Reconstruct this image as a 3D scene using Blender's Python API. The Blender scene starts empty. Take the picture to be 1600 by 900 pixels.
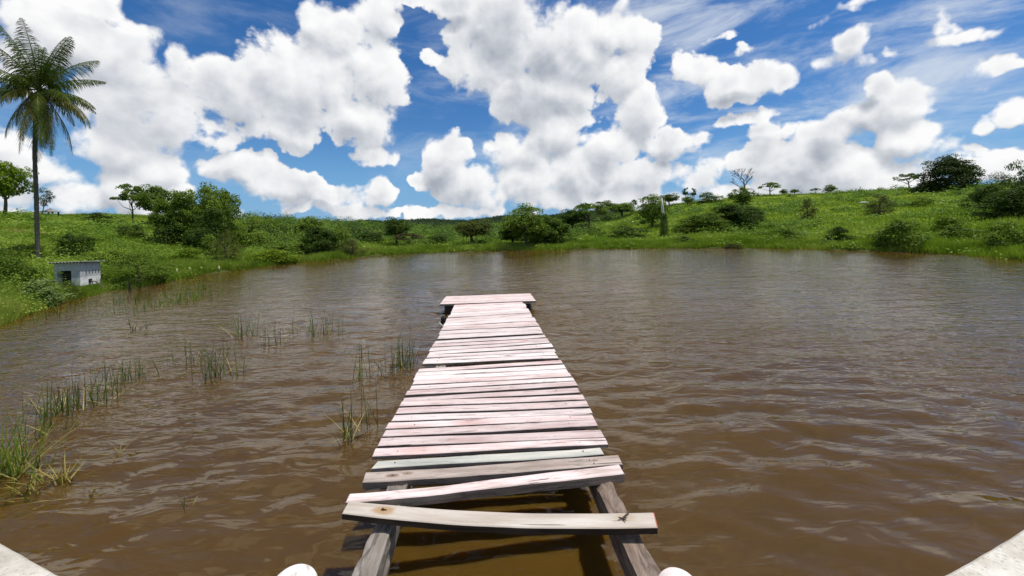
import bpy, math, random
import numpy as np
from mathutils import Vector, Matrix, noise as mnoise

# ------------------------------------------------------------------ camera
F = 620.0                      # focal length in photo pixels (photo 1600 x 900)
PX0, PY0 = 800.0, 354.0        # principal point (the frame is shifted down)
ROLL = math.radians(1.6)
H = 2.65                       # eye height above the water
R_ = np.array([math.cos(ROLL), 0, -math.sin(ROLL)])
U_ = np.array([math.sin(ROLL), 0, math.cos(ROLL)])
F_ = np.array([0, 1.0, 0])
CAM = np.array([0, 0, H])
C = bpy.context.scene.collection
scene = bpy.context.scene
cam = bpy.data.objects.new('camera', bpy.data.cameras.new('camera'))
C.objects.link(cam)
cam.data.sensor_width = 36
cam.data.lens = 36 * F / 1600
cam.data.shift_y = -(450 - PY0) / 1600
cam.data.clip_start = 0.05
cam.data.clip_end = 9000
m = Matrix.Identity(4)
for i in range(3):
    m[i][0] = R_[i]; m[i][1] = U_[i]; m[i][2] = -F_[i]; m[i][3] = CAM[i]
cam.matrix_world = m
scene.camera = cam
scene.render.resolution_x, scene.render.resolution_y = 1024, 576

def ray(px, py):
    return F_ + (px - PX0) / F * R_ + (PY0 - py) / F * U_
def at_z(px, py, z=0.0):
    d = ray(px, py); return CAM + d * ((z - H) / d[2])
def at_y(px, py, Y):
    return CAM + ray(px, py) * Y
def az_of(px, py=354):
    d = ray(px, py); return math.atan2(d[0], d[1])

# ------------------------------------------------------------------ sun, sky with clouds
SUN_EL, SUN_AZ = math.radians(71), math.radians(87)      # azimuth clockwise from the view direction (+Y)
S = Vector((math.sin(SUN_AZ) * math.cos(SUN_EL), math.cos(SUN_AZ) * math.cos(SUN_EL), math.sin(SUN_EL)))
sd = bpy.data.lights.new('sun', 'SUN'); sd.energy = 4.3; sd.angle = math.radians(0.53); sd.color = (1.0, 0.955, 0.88)
sun = bpy.data.objects.new('sun', sd); C.objects.link(sun)
sun.rotation_euler = S.to_track_quat('Z', 'Y').to_euler(); sun.location = S * 50
scene.view_settings.view_transform = 'Standard'; scene.view_settings.look = 'None'
scene.view_settings.exposure = 0.0; scene.view_settings.gamma = 1.0

world = bpy.data.worlds.new('World'); scene.world = world; world.use_nodes = True
WN, WL = world.node_tree.nodes, world.node_tree.links
WN.clear()

class NT:
    """small helper for writing node trees"""
    def __init__(s, tree): s.t = tree; s.n = tree.nodes; s.l = tree.links
    def node(s, typ, **kw):
        n = s.n.new(typ)
        for k, v in kw.items(): setattr(n, k, v)
        return n
    def put(s, sock, v):
        if hasattr(v, 'is_linked') or isinstance(v, bpy.types.NodeSocket): s.l.new(v, sock)
        else: sock.default_value = v
    def math(s, op, a, b=None, c=None, clamp=False):
        n = s.node('ShaderNodeMath', operation=op, use_clamp=clamp)
        s.put(n.inputs[0], a)
        if b is not None: s.put(n.inputs[1], b)
        if c is not None: s.put(n.inputs[2], c)
        return n.outputs[0]
    def vec(s, op, a, b=None, c=None):
        n = s.node('ShaderNodeVectorMath', operation=op)
        s.put(n.inputs[0], a)
        if b is not None: s.put(n.inputs[1], b)
        if c is not None: s.put(n.inputs[2], c)
        return n.outputs['Value'] if op in ('DOT_PRODUCT', 'LENGTH', 'DISTANCE') else n.outputs[0]
    def noise(s, vec, scale, detail=2.0, rough=0.5, dist=0.0, lac=2.0, color=False):
        n = s.node('ShaderNodeTexNoise'); n.inputs['Scale'].default_value = scale
        n.inputs['Detail'].default_value = detail; n.inputs['Roughness'].default_value = rough
        n.inputs['Distortion'].default_value = dist; n.inputs['Lacunarity'].default_value = lac
        if vec is not None: s.put(n.inputs['Vector'], vec)
        return n.outputs['Color' if color else 'Fac']
    def ramp(s, f, stops, interp='LINEAR'):
        n = s.node('ShaderNodeValToRGB'); n.color_ramp.interpolation = interp
        e = n.color_ramp.elements
        while len(e) < len(stops): e.new(0.5)
        for q, (p, c) in zip(e, stops):
            q.position = p; q.color = (c[0], c[1], c[2], 1) if not isinstance(c, (int, float)) else (c, c, c, 1)
        s.put(n.inputs[0], f); return n.outputs[0]
    def mix(s, f, a, b, mode='MIX'):
        n = s.node('ShaderNodeMix', data_type='RGBA', blend_type=mode)
        s.put(n.inputs[0], f)
        for i, v in ((6, a), (7, b)):
            if isinstance(v, tuple): v = (v[0], v[1], v[2], 1)
            s.put(n.inputs[i], v)
        return n.outputs[2]
    def smooth(s, v, lo, hi, a=0.0, b=1.0):
        n = s.node('ShaderNodeMapRange', interpolation_type='SMOOTHSTEP')
        s.put(n.inputs[0], v); n.inputs[1].default_value = lo; n.inputs[2].default_value = hi
        n.inputs[3].default_value = a; n.inputs[4].default_value = b
        return n.outputs[0]

# clouds: (px, py, half width, half height, weight) measured on the photo, turned into azimuth / slope on the sky
BLOBS = [
 (105,55,110,62,1),(35,110,60,55,.9),(190,95,75,62,1),(150,15,60,35,.9),(235,165,105,85,1),(285,110,32,38,.8),
 (200,225,90,55,.9),(380,150,100,62,1),(480,120,105,85,1.1),(515,50,62,50,1),(585,110,72,72,1),(595,30,45,45,.9),
 (560,185,80,45,.95),(330,205,80,35,.85),(440,205,70,30,.8),(590,239,48,15,.7),
 (60,262,85,45,.95),(20,215,60,50,.9),(110,310,85,34,.95),(200,290,62,48,.95),(240,260,55,45,.8),(10,300,60,40,.8),(270,315,40,25,.8),
 (372,262,62,34,1),(445,285,72,32,1),(525,303,62,24,.95),(598,306,34,28,.85),(465,326,30,13,.8),(600,335,50,10,.75),(590,290,14,22,.6),
 (700,262,44,42,1.1),(728,290,55,44,1.1),(715,230,22,20,.9),(655,283,24,17,.8),(655,335,30,18,.8),(720,332,75,12,1),(770,315,28,24,.7),
 (790,55,95,80,1.1),(880,75,105,85,1.15),(960,55,62,50,1.05),(700,8,95,24,.8),(845,150,95,65,1.15),(760,105,62,60,1),(975,110,45,62,.9),
 (870,205,62,42,1.0),(683,93,24,18,.75),(720,75,20,30,.6),(640,5,70,16,.8),
 (815,240,55,40,.8),(835,285,72,38,1),(905,270,62,48,1.05),(955,235,48,52,1),(1000,180,42,62,.9),(1050,225,60,32,.9),(990,280,80,36,1),
 (1085,285,62,24,.85),(860,312,85,26,.9),(980,312,90,24,.9),(1110,270,40,30,.7),
 (1090,108,52,40,.95),(1145,130,75,32,1),(1210,126,46,24,.9),(1158,82,26,14,.55),(1068,90,26,20,.8),
 (1338,62,42,32,.9),(1305,92,32,22,.7),(1350,98,36,20,.8),(1398,88,18,14,.7),(1330,85,40,22,.8),
 (1362,142,32,26,.95),(1405,165,52,38,1.05),(1370,190,70,34,1),(1300,215,75,34,.9),(1190,205,62,26,.55),(1180,255,52,36,.85),(1250,262,70,40,.95),
 (1320,265,85,40,.9),(1410,215,60,35,.9),(1462,228,44,30,.8),(1380,290,90,24,.85),(1225,290,85,26,.9),(1460,285,60,24,.7),
 (1590,172,62,26,.8),(1532,196,40,22,.75),(1545,107,62,14,.5),(1592,100,30,12,.55),(1518,240,44,14,.75),(1580,252,62,26,.8),(1478,22,18,34,.45),(1330,4,62,12,.5),(1440,262,80,20,.6),
 (1490,60,46,14,.42),(1262,38,56,11,.42),(1560,52,44,10,.45),(1170,182,80,16,.55),(1500,148,56,10,.45),(1400,40,50,9,.4),(1100,60,60,10,.4),(1500,262,60,18,.8),(1130,300,70,18,.8),(560,330,60,14,.8),(700,245,40,40,1),(745,300,60,40,1),(940,310,120,24,.9),(1180,305,110,22,.9),(1400,285,140,20,.8),(1540,270,90,22,.75),(240,318,60,20,.7),(530,322,60,20,.8),(1060,312,80,16,.8),(300,335,120,10,.5),(60,335,120,14,.7),
]
def az_t(px, py):
    d = ray(px, py); return math.atan2(d[0], d[1]), d[2] / math.hypot(d[0], d[1])
blob_par = []
for (bx, by, rx, ry, w) in BLOBS:
    a0, t0 = az_t(bx, by); a1, t1 = az_t(bx + rx, by); a2, t2 = az_t(bx, by - ry)
    blob_par.append((a0, t0, abs(a1 - a0), abs(t2 - t0), w))
CL = dict(fs=9.0, fr=.63, fa=1.80, bias=.03, vs=17.0, va=.72, soft=.20, relief=.46, base=1.0, thick=.30, under=.58)
rb = random.Random(5)
for k in range(22):           # clouds beyond both sides of the frame and behind the camera
    a0 = rb.uniform(1.15, 2 * math.pi - 1.15)
    blob_par.append((a0 if a0 < math.pi else a0 - 2 * math.pi, rb.uniform(.05, .5), rb.uniform(.12, .3), rb.uniform(.04, .1), rb.uniform(.7, 1.05)))

# where the clouds stand: the sum of those blobs as a coarse map of the upper half sky (azimuth x elevation),
# computed here; all cloud detail comes from the noise nodes below
NW, NH = 2048, 512
AZ, ELV = np.meshgrid((np.arange(NW) + .5) / NW * 2 * np.pi - np.pi, (np.arange(NH) + .5) / NH * (np.pi / 2))
def body_map(AZ, ELV):
    T_ = np.tan(np.minimum(ELV, 1.52)); acc = np.full(AZ.shape, -1.0)
    for (a0, t0, ra, rt, w) in blob_par:
        da = (AZ - a0 + np.pi) % (2 * np.pi) - np.pi; d2 = (da / ra) ** 2 + ((T_ - t0) / rt) ** 2
        f = w * (1 - .8 * d2); k = .22                       # smooth maximum
        h = np.clip(.5 + .5 * (f - acc) / k, 0, 1); acc = np.where(np.maximum(f, acc) > -1, acc * (1 - h) + f * h + k * h * (1 - h) * .5, -1.0)
    return np.maximum(acc, -1.0)
B0 = body_map(AZ, ELV); B1 = body_map(AZ + .012, ELV + .035)
px_ = np.zeros((NH, NW, 4), np.float32); px_[..., 0] = B0 * .25 + .5; px_[..., 1] = (B1 - B0) * .25 + .5; px_[..., 3] = 1
img = bpy.data.images.new('cloud_positions', NW, NH, alpha=False, float_buffer=True); img.colorspace_settings.name = 'Non-Color'
img.pixels.foreach_set(px_.ravel()); img.pack()

w = NT(world.node_tree)
tc = w.node('ShaderNodeTexCoord'); DIR = tc.outputs['Generated']
sep = w.node('ShaderNodeSeparateXYZ'); w.l.new(DIR, sep.inputs[0])
hx = w.math('SQRT', w.math('ADD', w.math('MULTIPLY', sep.outputs[0], sep.outputs[0]), w.math('MULTIPLY', sep.outputs[1], sep.outputs[1])))
uu = w.math('MULTIPLY_ADD', w.math('ARCTAN2', sep.outputs[0], sep.outputs[1]), 1 / (2 * math.pi), .5)
vv = w.math('MULTIPLY', w.math('ARCTAN2', sep.outputs[2], hx), 2 / math.pi)
cmb = w.node('ShaderNodeCombineXYZ'); w.l.new(uu, cmb.inputs[0]); w.l.new(vv, cmb.inputs[1])
wn = w.noise(DIR, 8.0, 4.0, 0.6, color=True)
warp = w.vec('MULTIPLY', w.vec('SUBTRACT', wn, (0.5, 0.5, 0.5)), (0.11 / 6.28, 0.09 / 1.57, 0.0))
im = w.node('ShaderNodeTexImage', interpolation='Cubic', extension='EXTEND'); im.image = img
w.l.new(w.vec('ADD', cmb.outputs[0], warp), im.inputs[0])
sc_ = w.node('ShaderNodeSeparateColor'); w.l.new(im.outputs[0], sc_.inputs[0])
body = w.math('MULTIPLY_ADD', sc_.outputs[0], 4.0, -2.0); und = w.math('MULTIPLY_ADD', sc_.outputs[1], 4.0, -2.0)
bg = w.math('MULTIPLY', w.math('SUBTRACT', w.noise(DIR, 3.2, 3.0, 0.5), 0.47), 5.0)      # scattered cumulus high above the frame
bg = w.math('MULTIPLY_ADD', w.smooth(vv, 0.34, 0.46), w.math('ADD', bg, 1.0), -1.0)
body = w.math('MAXIMUM', body, bg)
grp = bpy.data.node_groups.new('cloud_detail', 'ShaderNodeTree')
grp.interface.new_socket('Dir', in_out='INPUT', socket_type='NodeSocketVector')
grp.interface.new_socket('Detail', in_out='OUTPUT', socket_type='NodeSocketFloat')
g = NT(grp); gi = g.node('NodeGroupInput'); go = g.node('NodeGroupOutput'); D0 = gi.outputs[0]
fb = g.noise(D0, CL['fs'], 9.0, CL['fr'], 0.2)
vo = g.node('ShaderNodeTexVoronoi', feature='SMOOTH_F1'); vo.inputs['Scale'].default_value = CL['vs']
vo.inputs['Smoothness'].default_value = 0.6; vo.inputs['Detail'].default_value = 1.5; vo.inputs['Roughness'].default_value = 0.5
g.l.new(g.vec('ADD', D0, g.vec('MULTIPLY', g.noise(D0, 14.0, 2.0, 0.5, color=True), (0.05, 0.05, 0.05))), vo.inputs['Vector'])
dens = g.math('MULTIPLY_ADD', fb, CL['fa'], -CL['fa'] * .5 + CL['bias'])
dens = g.math('MULTIPLY_ADD', g.math('SUBTRACT', 0.42, vo.outputs['Distance']), CL['va'], dens); g.l.new(dens, go.inputs[0])
def det_at(v):
    n = w.node('ShaderNodeGroup'); n.node_tree = grp; w.l.new(v, n.inputs[0]); return n.outputs[0]
e1 = det_at(DIR); e2 = det_at(w.vec('NORMALIZE', w.vec('ADD', DIR, (0.010, 0.0, 0.024))))
d1 = w.math('ADD', body, e1)
wisp = w.smooth(w.noise(DIR, 5.0, 2.0, .5), .40, .62)
alpha = w.smooth(w.math('DIVIDE', d1, w.math('MULTIPLY_ADD', wisp, .26, CL['soft'])), 0.0, 1.0)
lit = w.math('MULTIPLY_ADD', w.math('SUBTRACT', e1, e2), CL['relief'], CL['base'])
edge = w.smooth(d1, 0.1, 1.1)
lit = w.math('SUBTRACT', lit, w.math('MULTIPLY', edge, w.math('MULTIPLY_ADD', w.smooth(w.noise(DIR, 3.6, 2.0, .5), .42, .62), .36, CL['thick'] - .16)))
lit = w.math('SUBTRACT', lit, w.math('MULTIPLY', w.smooth(und, -0.35, 0.5), CL['under']), clamp=True)
cloud = w.ramp(lit, [(0.0, (.30, .335, .40)), (.25, (.44, .475, .54)), (.5, (.64, .67, .72)), (.75, (.85, .865, .89)), (1.0, (1.02, 1.02, 1.02))])
sky = w.node('ShaderNodeTexSky', sky_type='NISHITA'); sky.sun_disc = False
sky.sun_elevation = SUN_EL; sky.sun_rotation = SUN_AZ; sky.air_density = 1.0; sky.dust_density = 0.3; sky.ozone_density = 3.0
tone = w.node('ShaderNodeGamma'); w.l.new(sky.outputs[0], tone.inputs[0]); tone.inputs[1].default_value = 1.0
hs = w.node('ShaderNodeHueSaturation'); w.l.new(sky.outputs[0], hs.inputs['Color']); hs.inputs['Saturation'].default_value = 1.27; hs.inputs['Value'].default_value = .99
blue = w.vec('MULTIPLY', hs.outputs[0], (.74, .90, 1.06))
# thin high veil
vs = w.node('ShaderNodeMapping'); vs.inputs['Rotation'].default_value = (0, math.radians(-14), 0); vs.inputs['Scale'].default_value = (1.0, 1.0, 3.6)
w.l.new(DIR, vs.inputs[0])
veil = w.smooth(w.noise(vs.outputs[0], 3.6, 7.0, 0.62, 0.4), 0.42, 0.72, 0.0, 0.80)
sepw = w.node('ShaderNodeSeparateXYZ'); w.l.new(DIR, sepw.inputs[0])
side = w.smooth(sepw.outputs[0], -0.35, 0.35, 0.35, 1.0)
veil = w.math('MULTIPLY', veil, side)
blue2 = w.mix(veil, blue, (7.0, 7.6, 8.4))
hzn = w.smooth(vv, 0.0, 0.16, 1.0, 0.0)
blue2 = w.mix(w.math('MULTIPLY', hzn, .75), blue2, (1.6, 3.9, 7.2))
tocl = w.vec('MULTIPLY', cloud, (9.6, 9.6, 9.6))
final = w.mix(alpha, blue2, tocl)
bgn_ = w.node('ShaderNodeBackground'); w.l.new(final, bgn_.inputs[0]); bgn_.inputs[1].default_value = 0.1
wo = w.node('ShaderNodeOutputWorld'); w.l.new(bgn_.outputs[0], wo.inputs[0])
world.cycles.sampling_method = 'MANUAL'; world.cycles.sample_map_resolution = 256

# ------------------------------------------------------------------ helpers
rng = np.random.default_rng(7)
RND = random.Random(11)
def tag(o, label=None, cat=None, group=None, kind=None):
    if label: o['label'] = label
    if cat: o['category'] = cat
    if group: o['group'] = group
    if kind: o['kind'] = kind
    return o
def empty(name, loc=(0, 0, 0), rz=0.0):
    o = bpy.data.objects.new(name, None); C.objects.link(o); o.location = loc; o.rotation_euler = (0, 0, rz)
    o.empty_display_size = 0.2; return o
def link(name, me, mat=None, parent=None):
    o = bpy.data.objects.new(name, me); C.objects.link(o)
    if mat is not None and len(me.materials) == 0: me.materials.append(mat)
    if parent is not None: o.parent = parent
    return o
def np_mesh(name, verts, faces, smooth=False, uvs=None):
    verts = np.asarray(verts, dtype=np.float32); faces = np.asarray(faces, dtype=np.int32)
    me = bpy.data.meshes.new(name); k = faces.shape[1]
    me.vertices.add(len(verts)); me.vertices.foreach_set('co', verts.ravel())
    me.loops.add(faces.size); me.loops.foreach_set('vertex_index', faces.ravel())
    me.polygons.add(len(faces)); me.polygons.foreach_set('loop_start', np.arange(0, faces.size, k, dtype=np.int32))
    me.polygons.foreach_set('use_smooth', np.full(len(faces), smooth, dtype=bool))
    if uvs is not None:
        uv = me.uv_layers.new(name='UVMap'); uv.data.foreach_set('uv', np.asarray(uvs, dtype=np.float32).ravel())
    me.update(calc_edges=True); return me
def py_mesh(name, verts, faces, smooth=False):
    me = bpy.data.meshes.new(name); me.from_pydata([tuple(map(float, v)) for v in verts], [], faces); me.update()
    if smooth: me.polygons.foreach_set('use_smooth', [True] * len(me.polygons))
    return me
class MB:
    def __init__(s): s.v = []; s.f = []
    def box(s, lo, hi, M=None):
        b = len(s.v)
        for z in (lo[2], hi[2]):
            for y in (lo[1], hi[1]):
                for x in (lo[0], hi[0]):
                    p = Vector((x, y, z)); s.v.append(M @ p if M else p)
        for q in ((0, 2, 3, 1), (4, 5, 7, 6), (0, 1, 5, 4), (2, 6, 7, 3), (0, 4, 6, 2), (1, 3, 7, 5)):
            s.f.append(tuple(b + i for i in q))
        return s
    def tube(s, pts, rad, n=8, cap=True):
        b = len(s.v); pts = [Vector(p) for p in pts]
        for i, p in enumerate(pts):
            d = (pts[min(i + 1, len(pts) - 1)] - pts[max(i - 1, 0)]).normalized()
            a = d.orthogonal().normalized() if abs(d.z) < .9 else (Vector((1, 0, 0)) - d * d.x).normalized()
            c = d.cross(a)
            for k in range(n):
                t = 2 * math.pi * k / n; s.v.append(p + (a * math.cos(t) + c * math.sin(t)) * rad[i])
        for i in range(len(pts) - 1):
            for k in range(n):
                k2 = (k + 1) % n
                s.f.append((b + i * n + k, b + i * n + k2, b + (i + 1) * n + k2, b + (i + 1) * n + k))
        if cap:
            s.f.append(tuple(b + k for k in range(n))[::-1]); s.f.append(tuple(b + (len(pts) - 1) * n + k for k in range(n)))
        return s
    def build(s, name, mat, parent=None, smooth=False):
        return link(name, py_mesh(name, s.v, s.f, smooth), mat, parent)

# ------------------------------------------------------------------ materials
def new_mat(name):
    m = bpy.data.materials.new(name); m.use_nodes = True; t = NT(m.node_tree)
    p = t.n['Principled BSDF']; return m, t, p
def bump(t, h, strength, dist, p, prev=None):
    b = t.node('ShaderNodeBump'); b.inputs['Strength'].default_value = strength; b.inputs['Distance'].default_value = dist
    t.put(b.inputs['Height'], h)
    if prev is not None: t.l.new(prev, b.inputs['Normal'])
    if p is not None: t.l.new(b.outputs[0], p.inputs['Normal'])
    return b.outputs[0]

def foliage(name, dark, mid, light, scale=1.2, trans=0.35, rough=0.55):
    m, t, p = new_mat(name)
    geo = t.node('ShaderNodeNewGeometry'); oi = t.node('ShaderNodeObjectInfo')
    n1 = t.noise(geo.outputs['Position'], scale, 3.0, 0.6)
    n2 = t.noise(geo.outputs['Position'], scale * 9, 1.0, 0.5)
    f = t.math('ADD', t.math('MULTIPLY', n1, 0.65), t.math('MULTIPLY', n2, 0.35))
    f = t.math('ADD', f, t.math('MULTIPLY_ADD', oi.outputs['Random'], 0.14, -0.07))
    col = t.ramp(f, [(0.34, dark), (0.5, mid), (0.66, light)])
    t.l.new(col, p.inputs['Base Color']); p.inputs['Roughness'].default_value = rough
    p.inputs['Specular IOR Level'].default_value = 0.12
    tr = t.node('ShaderNodeBsdfTranslucent'); t.l.new(t.mix(1.0, col, (1.0, 1.15, 0.45), 'MULTIPLY'), tr.inputs[0])
    mx = t.node('ShaderNodeMixShader'); mx.inputs[0].default_value = trans
    t.l.new(p.outputs[0], mx.inputs[1]); t.l.new(tr.outputs[0], mx.inputs[2])
    t.l.new(mx.outputs[0], t.n['Material Output'].inputs[0]); return m
M = {}
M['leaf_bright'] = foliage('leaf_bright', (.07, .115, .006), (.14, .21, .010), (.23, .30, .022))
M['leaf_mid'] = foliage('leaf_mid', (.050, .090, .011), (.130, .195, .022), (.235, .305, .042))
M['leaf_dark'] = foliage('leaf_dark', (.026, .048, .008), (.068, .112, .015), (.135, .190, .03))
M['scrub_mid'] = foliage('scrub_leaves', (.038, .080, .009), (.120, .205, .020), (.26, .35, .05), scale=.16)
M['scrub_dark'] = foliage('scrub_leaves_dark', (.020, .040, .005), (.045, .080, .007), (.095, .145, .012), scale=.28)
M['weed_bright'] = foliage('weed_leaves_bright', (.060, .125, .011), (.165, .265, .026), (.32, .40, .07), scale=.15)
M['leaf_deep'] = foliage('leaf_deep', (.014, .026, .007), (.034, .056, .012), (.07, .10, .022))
M['leaf_far_haze'] = foliage('leaf_far_haze', (.022, .042, .022), (.040, .070, .034), (.065, .10, .045), scale=.02)  # bluish tint painted into the leaves in place of distance haze
M['leaf_olive'] = foliage('leaf_olive', (.045, .06, .012), (.09, .115, .022), (.16, .175, .04))
M['leaf_brown'] = foliage('leaf_brown', (.05, .045, .02), (.085, .08, .03), (.12, .13, .045))
M['leaf_pale'] = foliage('leaf_pale', (.09, .15, .035), (.17, .24, .07), (.30, .36, .15), scale=3.0)
M['grass'] = foliage('grass_blade', (.115, .180, .016), (.225, .315, .034), (.38, .42, .09), scale=0.14, trans=0.4)
M['reed'] = foliage('reed_stem', (.03, .055, .008), (.06, .10, .012), (.11, .15, .025), scale=2.0, trans=0.25)
M['reed_bright'] = foliage('reed_bright', (.06, .11, .008), (.11, .19, .015), (.22, .27, .04), scale=3.0, trans=0.35)
M['straw'] = foliage('dry_straw', (.16, .13, .03), (.28, .23, .06), (.42, .35, .12), scale=4.0, trans=0.2)
M['palm_leaf'] = foliage('palm_leaflets', (.035, .06, .008), (.08, .115, .014), (.17, .20, .05), scale=1.5, trans=0.25, rough=0.4)
M['palm_old'] = foliage('palm_leaflets_yellowing', (.09, .085, .014), (.19, .17, .03), (.32, .27, .08), scale=1.5, trans=0.3)

def simple(name, c1, c2, scale=8, rough=0.8, bumpd=0.01, stretch=None, detail=6):
    m, t, p = new_mat(name); tc = t.node('ShaderNodeTexCoord'); v = tc.outputs['Object']
    if stretch:
        mp = t.node('ShaderNodeMapping'); mp.inputs['Scale'].default_value = stretch; t.l.new(v, mp.inputs[0]); v = mp.outputs[0]
    n = t.noise(v, scale, detail, 0.6)
    t.l.new(t.ramp(n, [(0.3, c1), (0.7, c2)]), p.inputs['Base Color']); p.inputs['Roughness'].default_value = rough
    bump(t, n, 0.8, bumpd, p); return m
M['bark'] = simple('bark', (.05, .038, .026), (.13, .105, .08), 6, .9, .03, (3, 3, .6))
M['palm_bark'] = simple('palm_bark', (.03, .027, .022), (.11, .10, .085), 4, .9, .04, (.5, .5, 5.5))
M['dead_wood'] = simple('dead_wood', (.07, .06, .05), (.17, .15, .13), 9, .85, .01)
M['white_dead'] = simple('bleached_trunk', (.35, .33, .28), (.75, .72, .66), 5, .8, .02)
M['black'] = simple('wet_wood_and_shade', (.008, .007, .006), (.03, .024, .018), 12, .7, .01)  # wet wood of piles and stake; painted shade in the pump house
M['roof_grey'] = simple('weathered_sheet', (.10, .10, .09), (.30, .29, .26), 6, .7, .005)
M['thatch'] = simple('grey_thatch', (.16, .15, .135), (.34, .32, .29), 14, .95, .05, (1, 1, 4))
M['post_pale'] = simple('pale_post', (.20, .21, .10), (.38, .38, .22), 9, .8, .005)
M['rock'] = simple('pale_rock', (.45, .43, .38), (.78, .76, .7), 6, .85, .03)
M['rope'] = simple('white_rope', (.45, .42, .36), (.75, .72, .65), 20, .8, .004)
M['nail'] = simple('rusty_nail', (.03, .018, .012), (.09, .05, .03), 40, .7, .001)

# ------------------------------------------------------------------ ground
# shore line and ridge line by photo column, turned into distance by azimuth
SHORE = [(0,508),(50,488),(100,470),(126,464),(160,458),(200,452),(250,441),(330,427),(450,412),(540,404),(600,398),(700,393.5),(850,390.5),(1000,388),(1200,387.5),(1400,393),(1500,398),(1600,406)]
sa, sr = [], []
for (x_, y_) in SHORE:
    p = at_z(x_, y_, 0.0); sa.append(math.atan2(p[0], p[1])); sr.append(math.hypot(p[0], p[1]))
sa = [-math.pi, -2.6, -2.0, -1.5, -1.1] + sa + [1.05, 1.4, 1.9, 2.5, math.pi]
sr = [2.2, 2.6, 6.0, 11.0, 15.5] + sr + [45, 38, 24, 8, 2.2]
RIDGE = [(0,334,105),(100,336,108),(200,337,112),(300,338,118),(400,344,125),(500,349,140),(600,354,150),(700,357,190),(780,354,190),(850,350,180),(900,344,170),
         (960,336,160),(1000,329,150),(1060,319,140),(1120,312,132),(1180,306,150),(1300,302,150),(1400,296.5,142),(1500,291,130),(1600,288,115)]
ra_, rr_, rz_ = [], [], []
for (x_, y_, r_) in RIDGE:
    a0, t0 = az_t(x_, y_); ra_.append(a0); rr_.append(r_); rz_.append(H + t0 * r_)
ra_ = [-math.pi, -1.6] + ra_ + [1.5, math.pi]; rr_ = [40, 50] + rr_ + [70, 40]; rz_ = [4.0, 5.0] + rz_ + [9.0, 4.0]
def hill(x, y):
    x = np.asarray(x, float); y = np.asarray(y, float)
    a = np.arctan2(x, y); r = np.hypot(x, y)
    ds = np.interp(a, sa, sr); rr = np.interp(a, ra_, rr_); rz = np.interp(a, ra_, rz_)
    wob = 0.35 * np.sin(a * 61) + 0.25 * np.sin(a * 143 + 1.3) + 0.5 * np.sin(a * 23 + .4)
    ds = ds + wob * np.clip(ds / 40, .15, 1)
    s = np.clip((r - ds) / np.maximum(rr - ds, 1), 0, 1)
    up = 0.22 * np.clip((r - ds) / 1.2, 0, 1) + np.maximum(rz - .22, .3) * (0.72 * s + 0.28 * s * s * (3 - 2 * s))
    lump = (np.sin(x * .31 + y * .17) * np.sin(y * .23 - x * .11 + 1) * .38 + np.sin(x * .83 + 2) * np.sin(y * .71) * .13) * np.clip((r - ds - 2) / 8, 0, 1) * np.clip((rr * 1.02 - r) / 12, 0.12, 1)
    below = -np.clip((ds - r) * 0.16, 0, 1.2)
    z = np.where(r > ds, up + lump, below)
    # behind the ridge the land falls away gently, then far low hills
    z2 = rz - (rz - np.minimum(rz, 2.0)) * np.clip((r - rr) / (rr * 1.4), 0, 1)
    z = np.where(r > rr, z2 + lump, z)
    far = (17.5 + 3.0 * np.sin(a * 9) + 2.0 * np.sin(a * 31 + 2)) * np.exp(-((r - 760) / 260.0) ** 2)
    far = np.where(r > 760, np.maximum(far, 9.0), far)
    return np.where(r > rr, np.maximum(z, far), z)
def ground(px, py, rmax=1200):
    d = ray(px, py); hlen = math.hypot(d[0], d[1])
    r = np.exp(np.linspace(math.log(3.0), math.log(rmax), 3000))
    t = r / hlen; X = d[0] * t; Y = d[1] * t; Z = H + d[2] * t
    hz = np.maximum(hill(X, Y), 0.0); i = np.argmax(Z < hz)
    if not (Z < hz).any():      # over the skyline: stand on the ridge
        a = math.atan2(d[0], d[1]); rr = float(np.interp(a, ra_, rr_)) * 0.99
        x, y = rr * math.sin(a), rr * math.cos(a); return np.array([x, y, float(hill(x, y))])
    return np.array([X[i], Y[i], float(hz[i])])

azs = np.concatenate([np.linspace(-math.pi, -1.05, 90, endpoint=False), np.linspace(-1.05, 1.05, 430, endpoint=False), np.linspace(1.05, math.pi, 91)])
rads = np.concatenate([np.linspace(0.0, 8, 12, endpoint=False), np.exp(np.linspace(math.log(8), math.log(240), 180, endpoint=False)), np.exp(np.linspace(math.log(240), math.log(1500), 50))])
A, Rr = np.meshgrid(azs, rads, indexing='ij'); GX = np.sin(A) * Rr; GY = np.cos(A) * Rr; GZ = hill(GX, GY)
V = np.stack([GX, GY, GZ], -1).reshape(-1, 3); nr = len(rads); na = len(azs)
ii, jj = np.meshgrid(np.arange(na - 1), np.arange(nr - 1), indexing='ij')
b = (ii * nr + jj).ravel(); faces = np.stack([b, b + 1, b + nr + 1, b + nr], -1)[:, ::-1]
m, t, p = new_mat('meadow_ground')
geo = t.node('ShaderNodeNewGeometry'); pos = geo.outputs['Position']
n1 = t.noise(pos, 0.07, 6.0, 0.65); n2 = t.noise(pos, 1.6, 5.0, 0.65)
gc = t.ramp(t.math('MULTIPLY_ADD', n2, 0.45, t.math('MULTIPLY', n1, 0.55)), [(.36, (.05, .09, .008)), (.47, (.11, .17, .010)), (.56, (.18, .235, .016)), (.68, (.24, .26, .035))])
soil = t.ramp(n2, [(.3, (.20, .12, .06)), (.7, (.36, .25, .14))])
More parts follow.
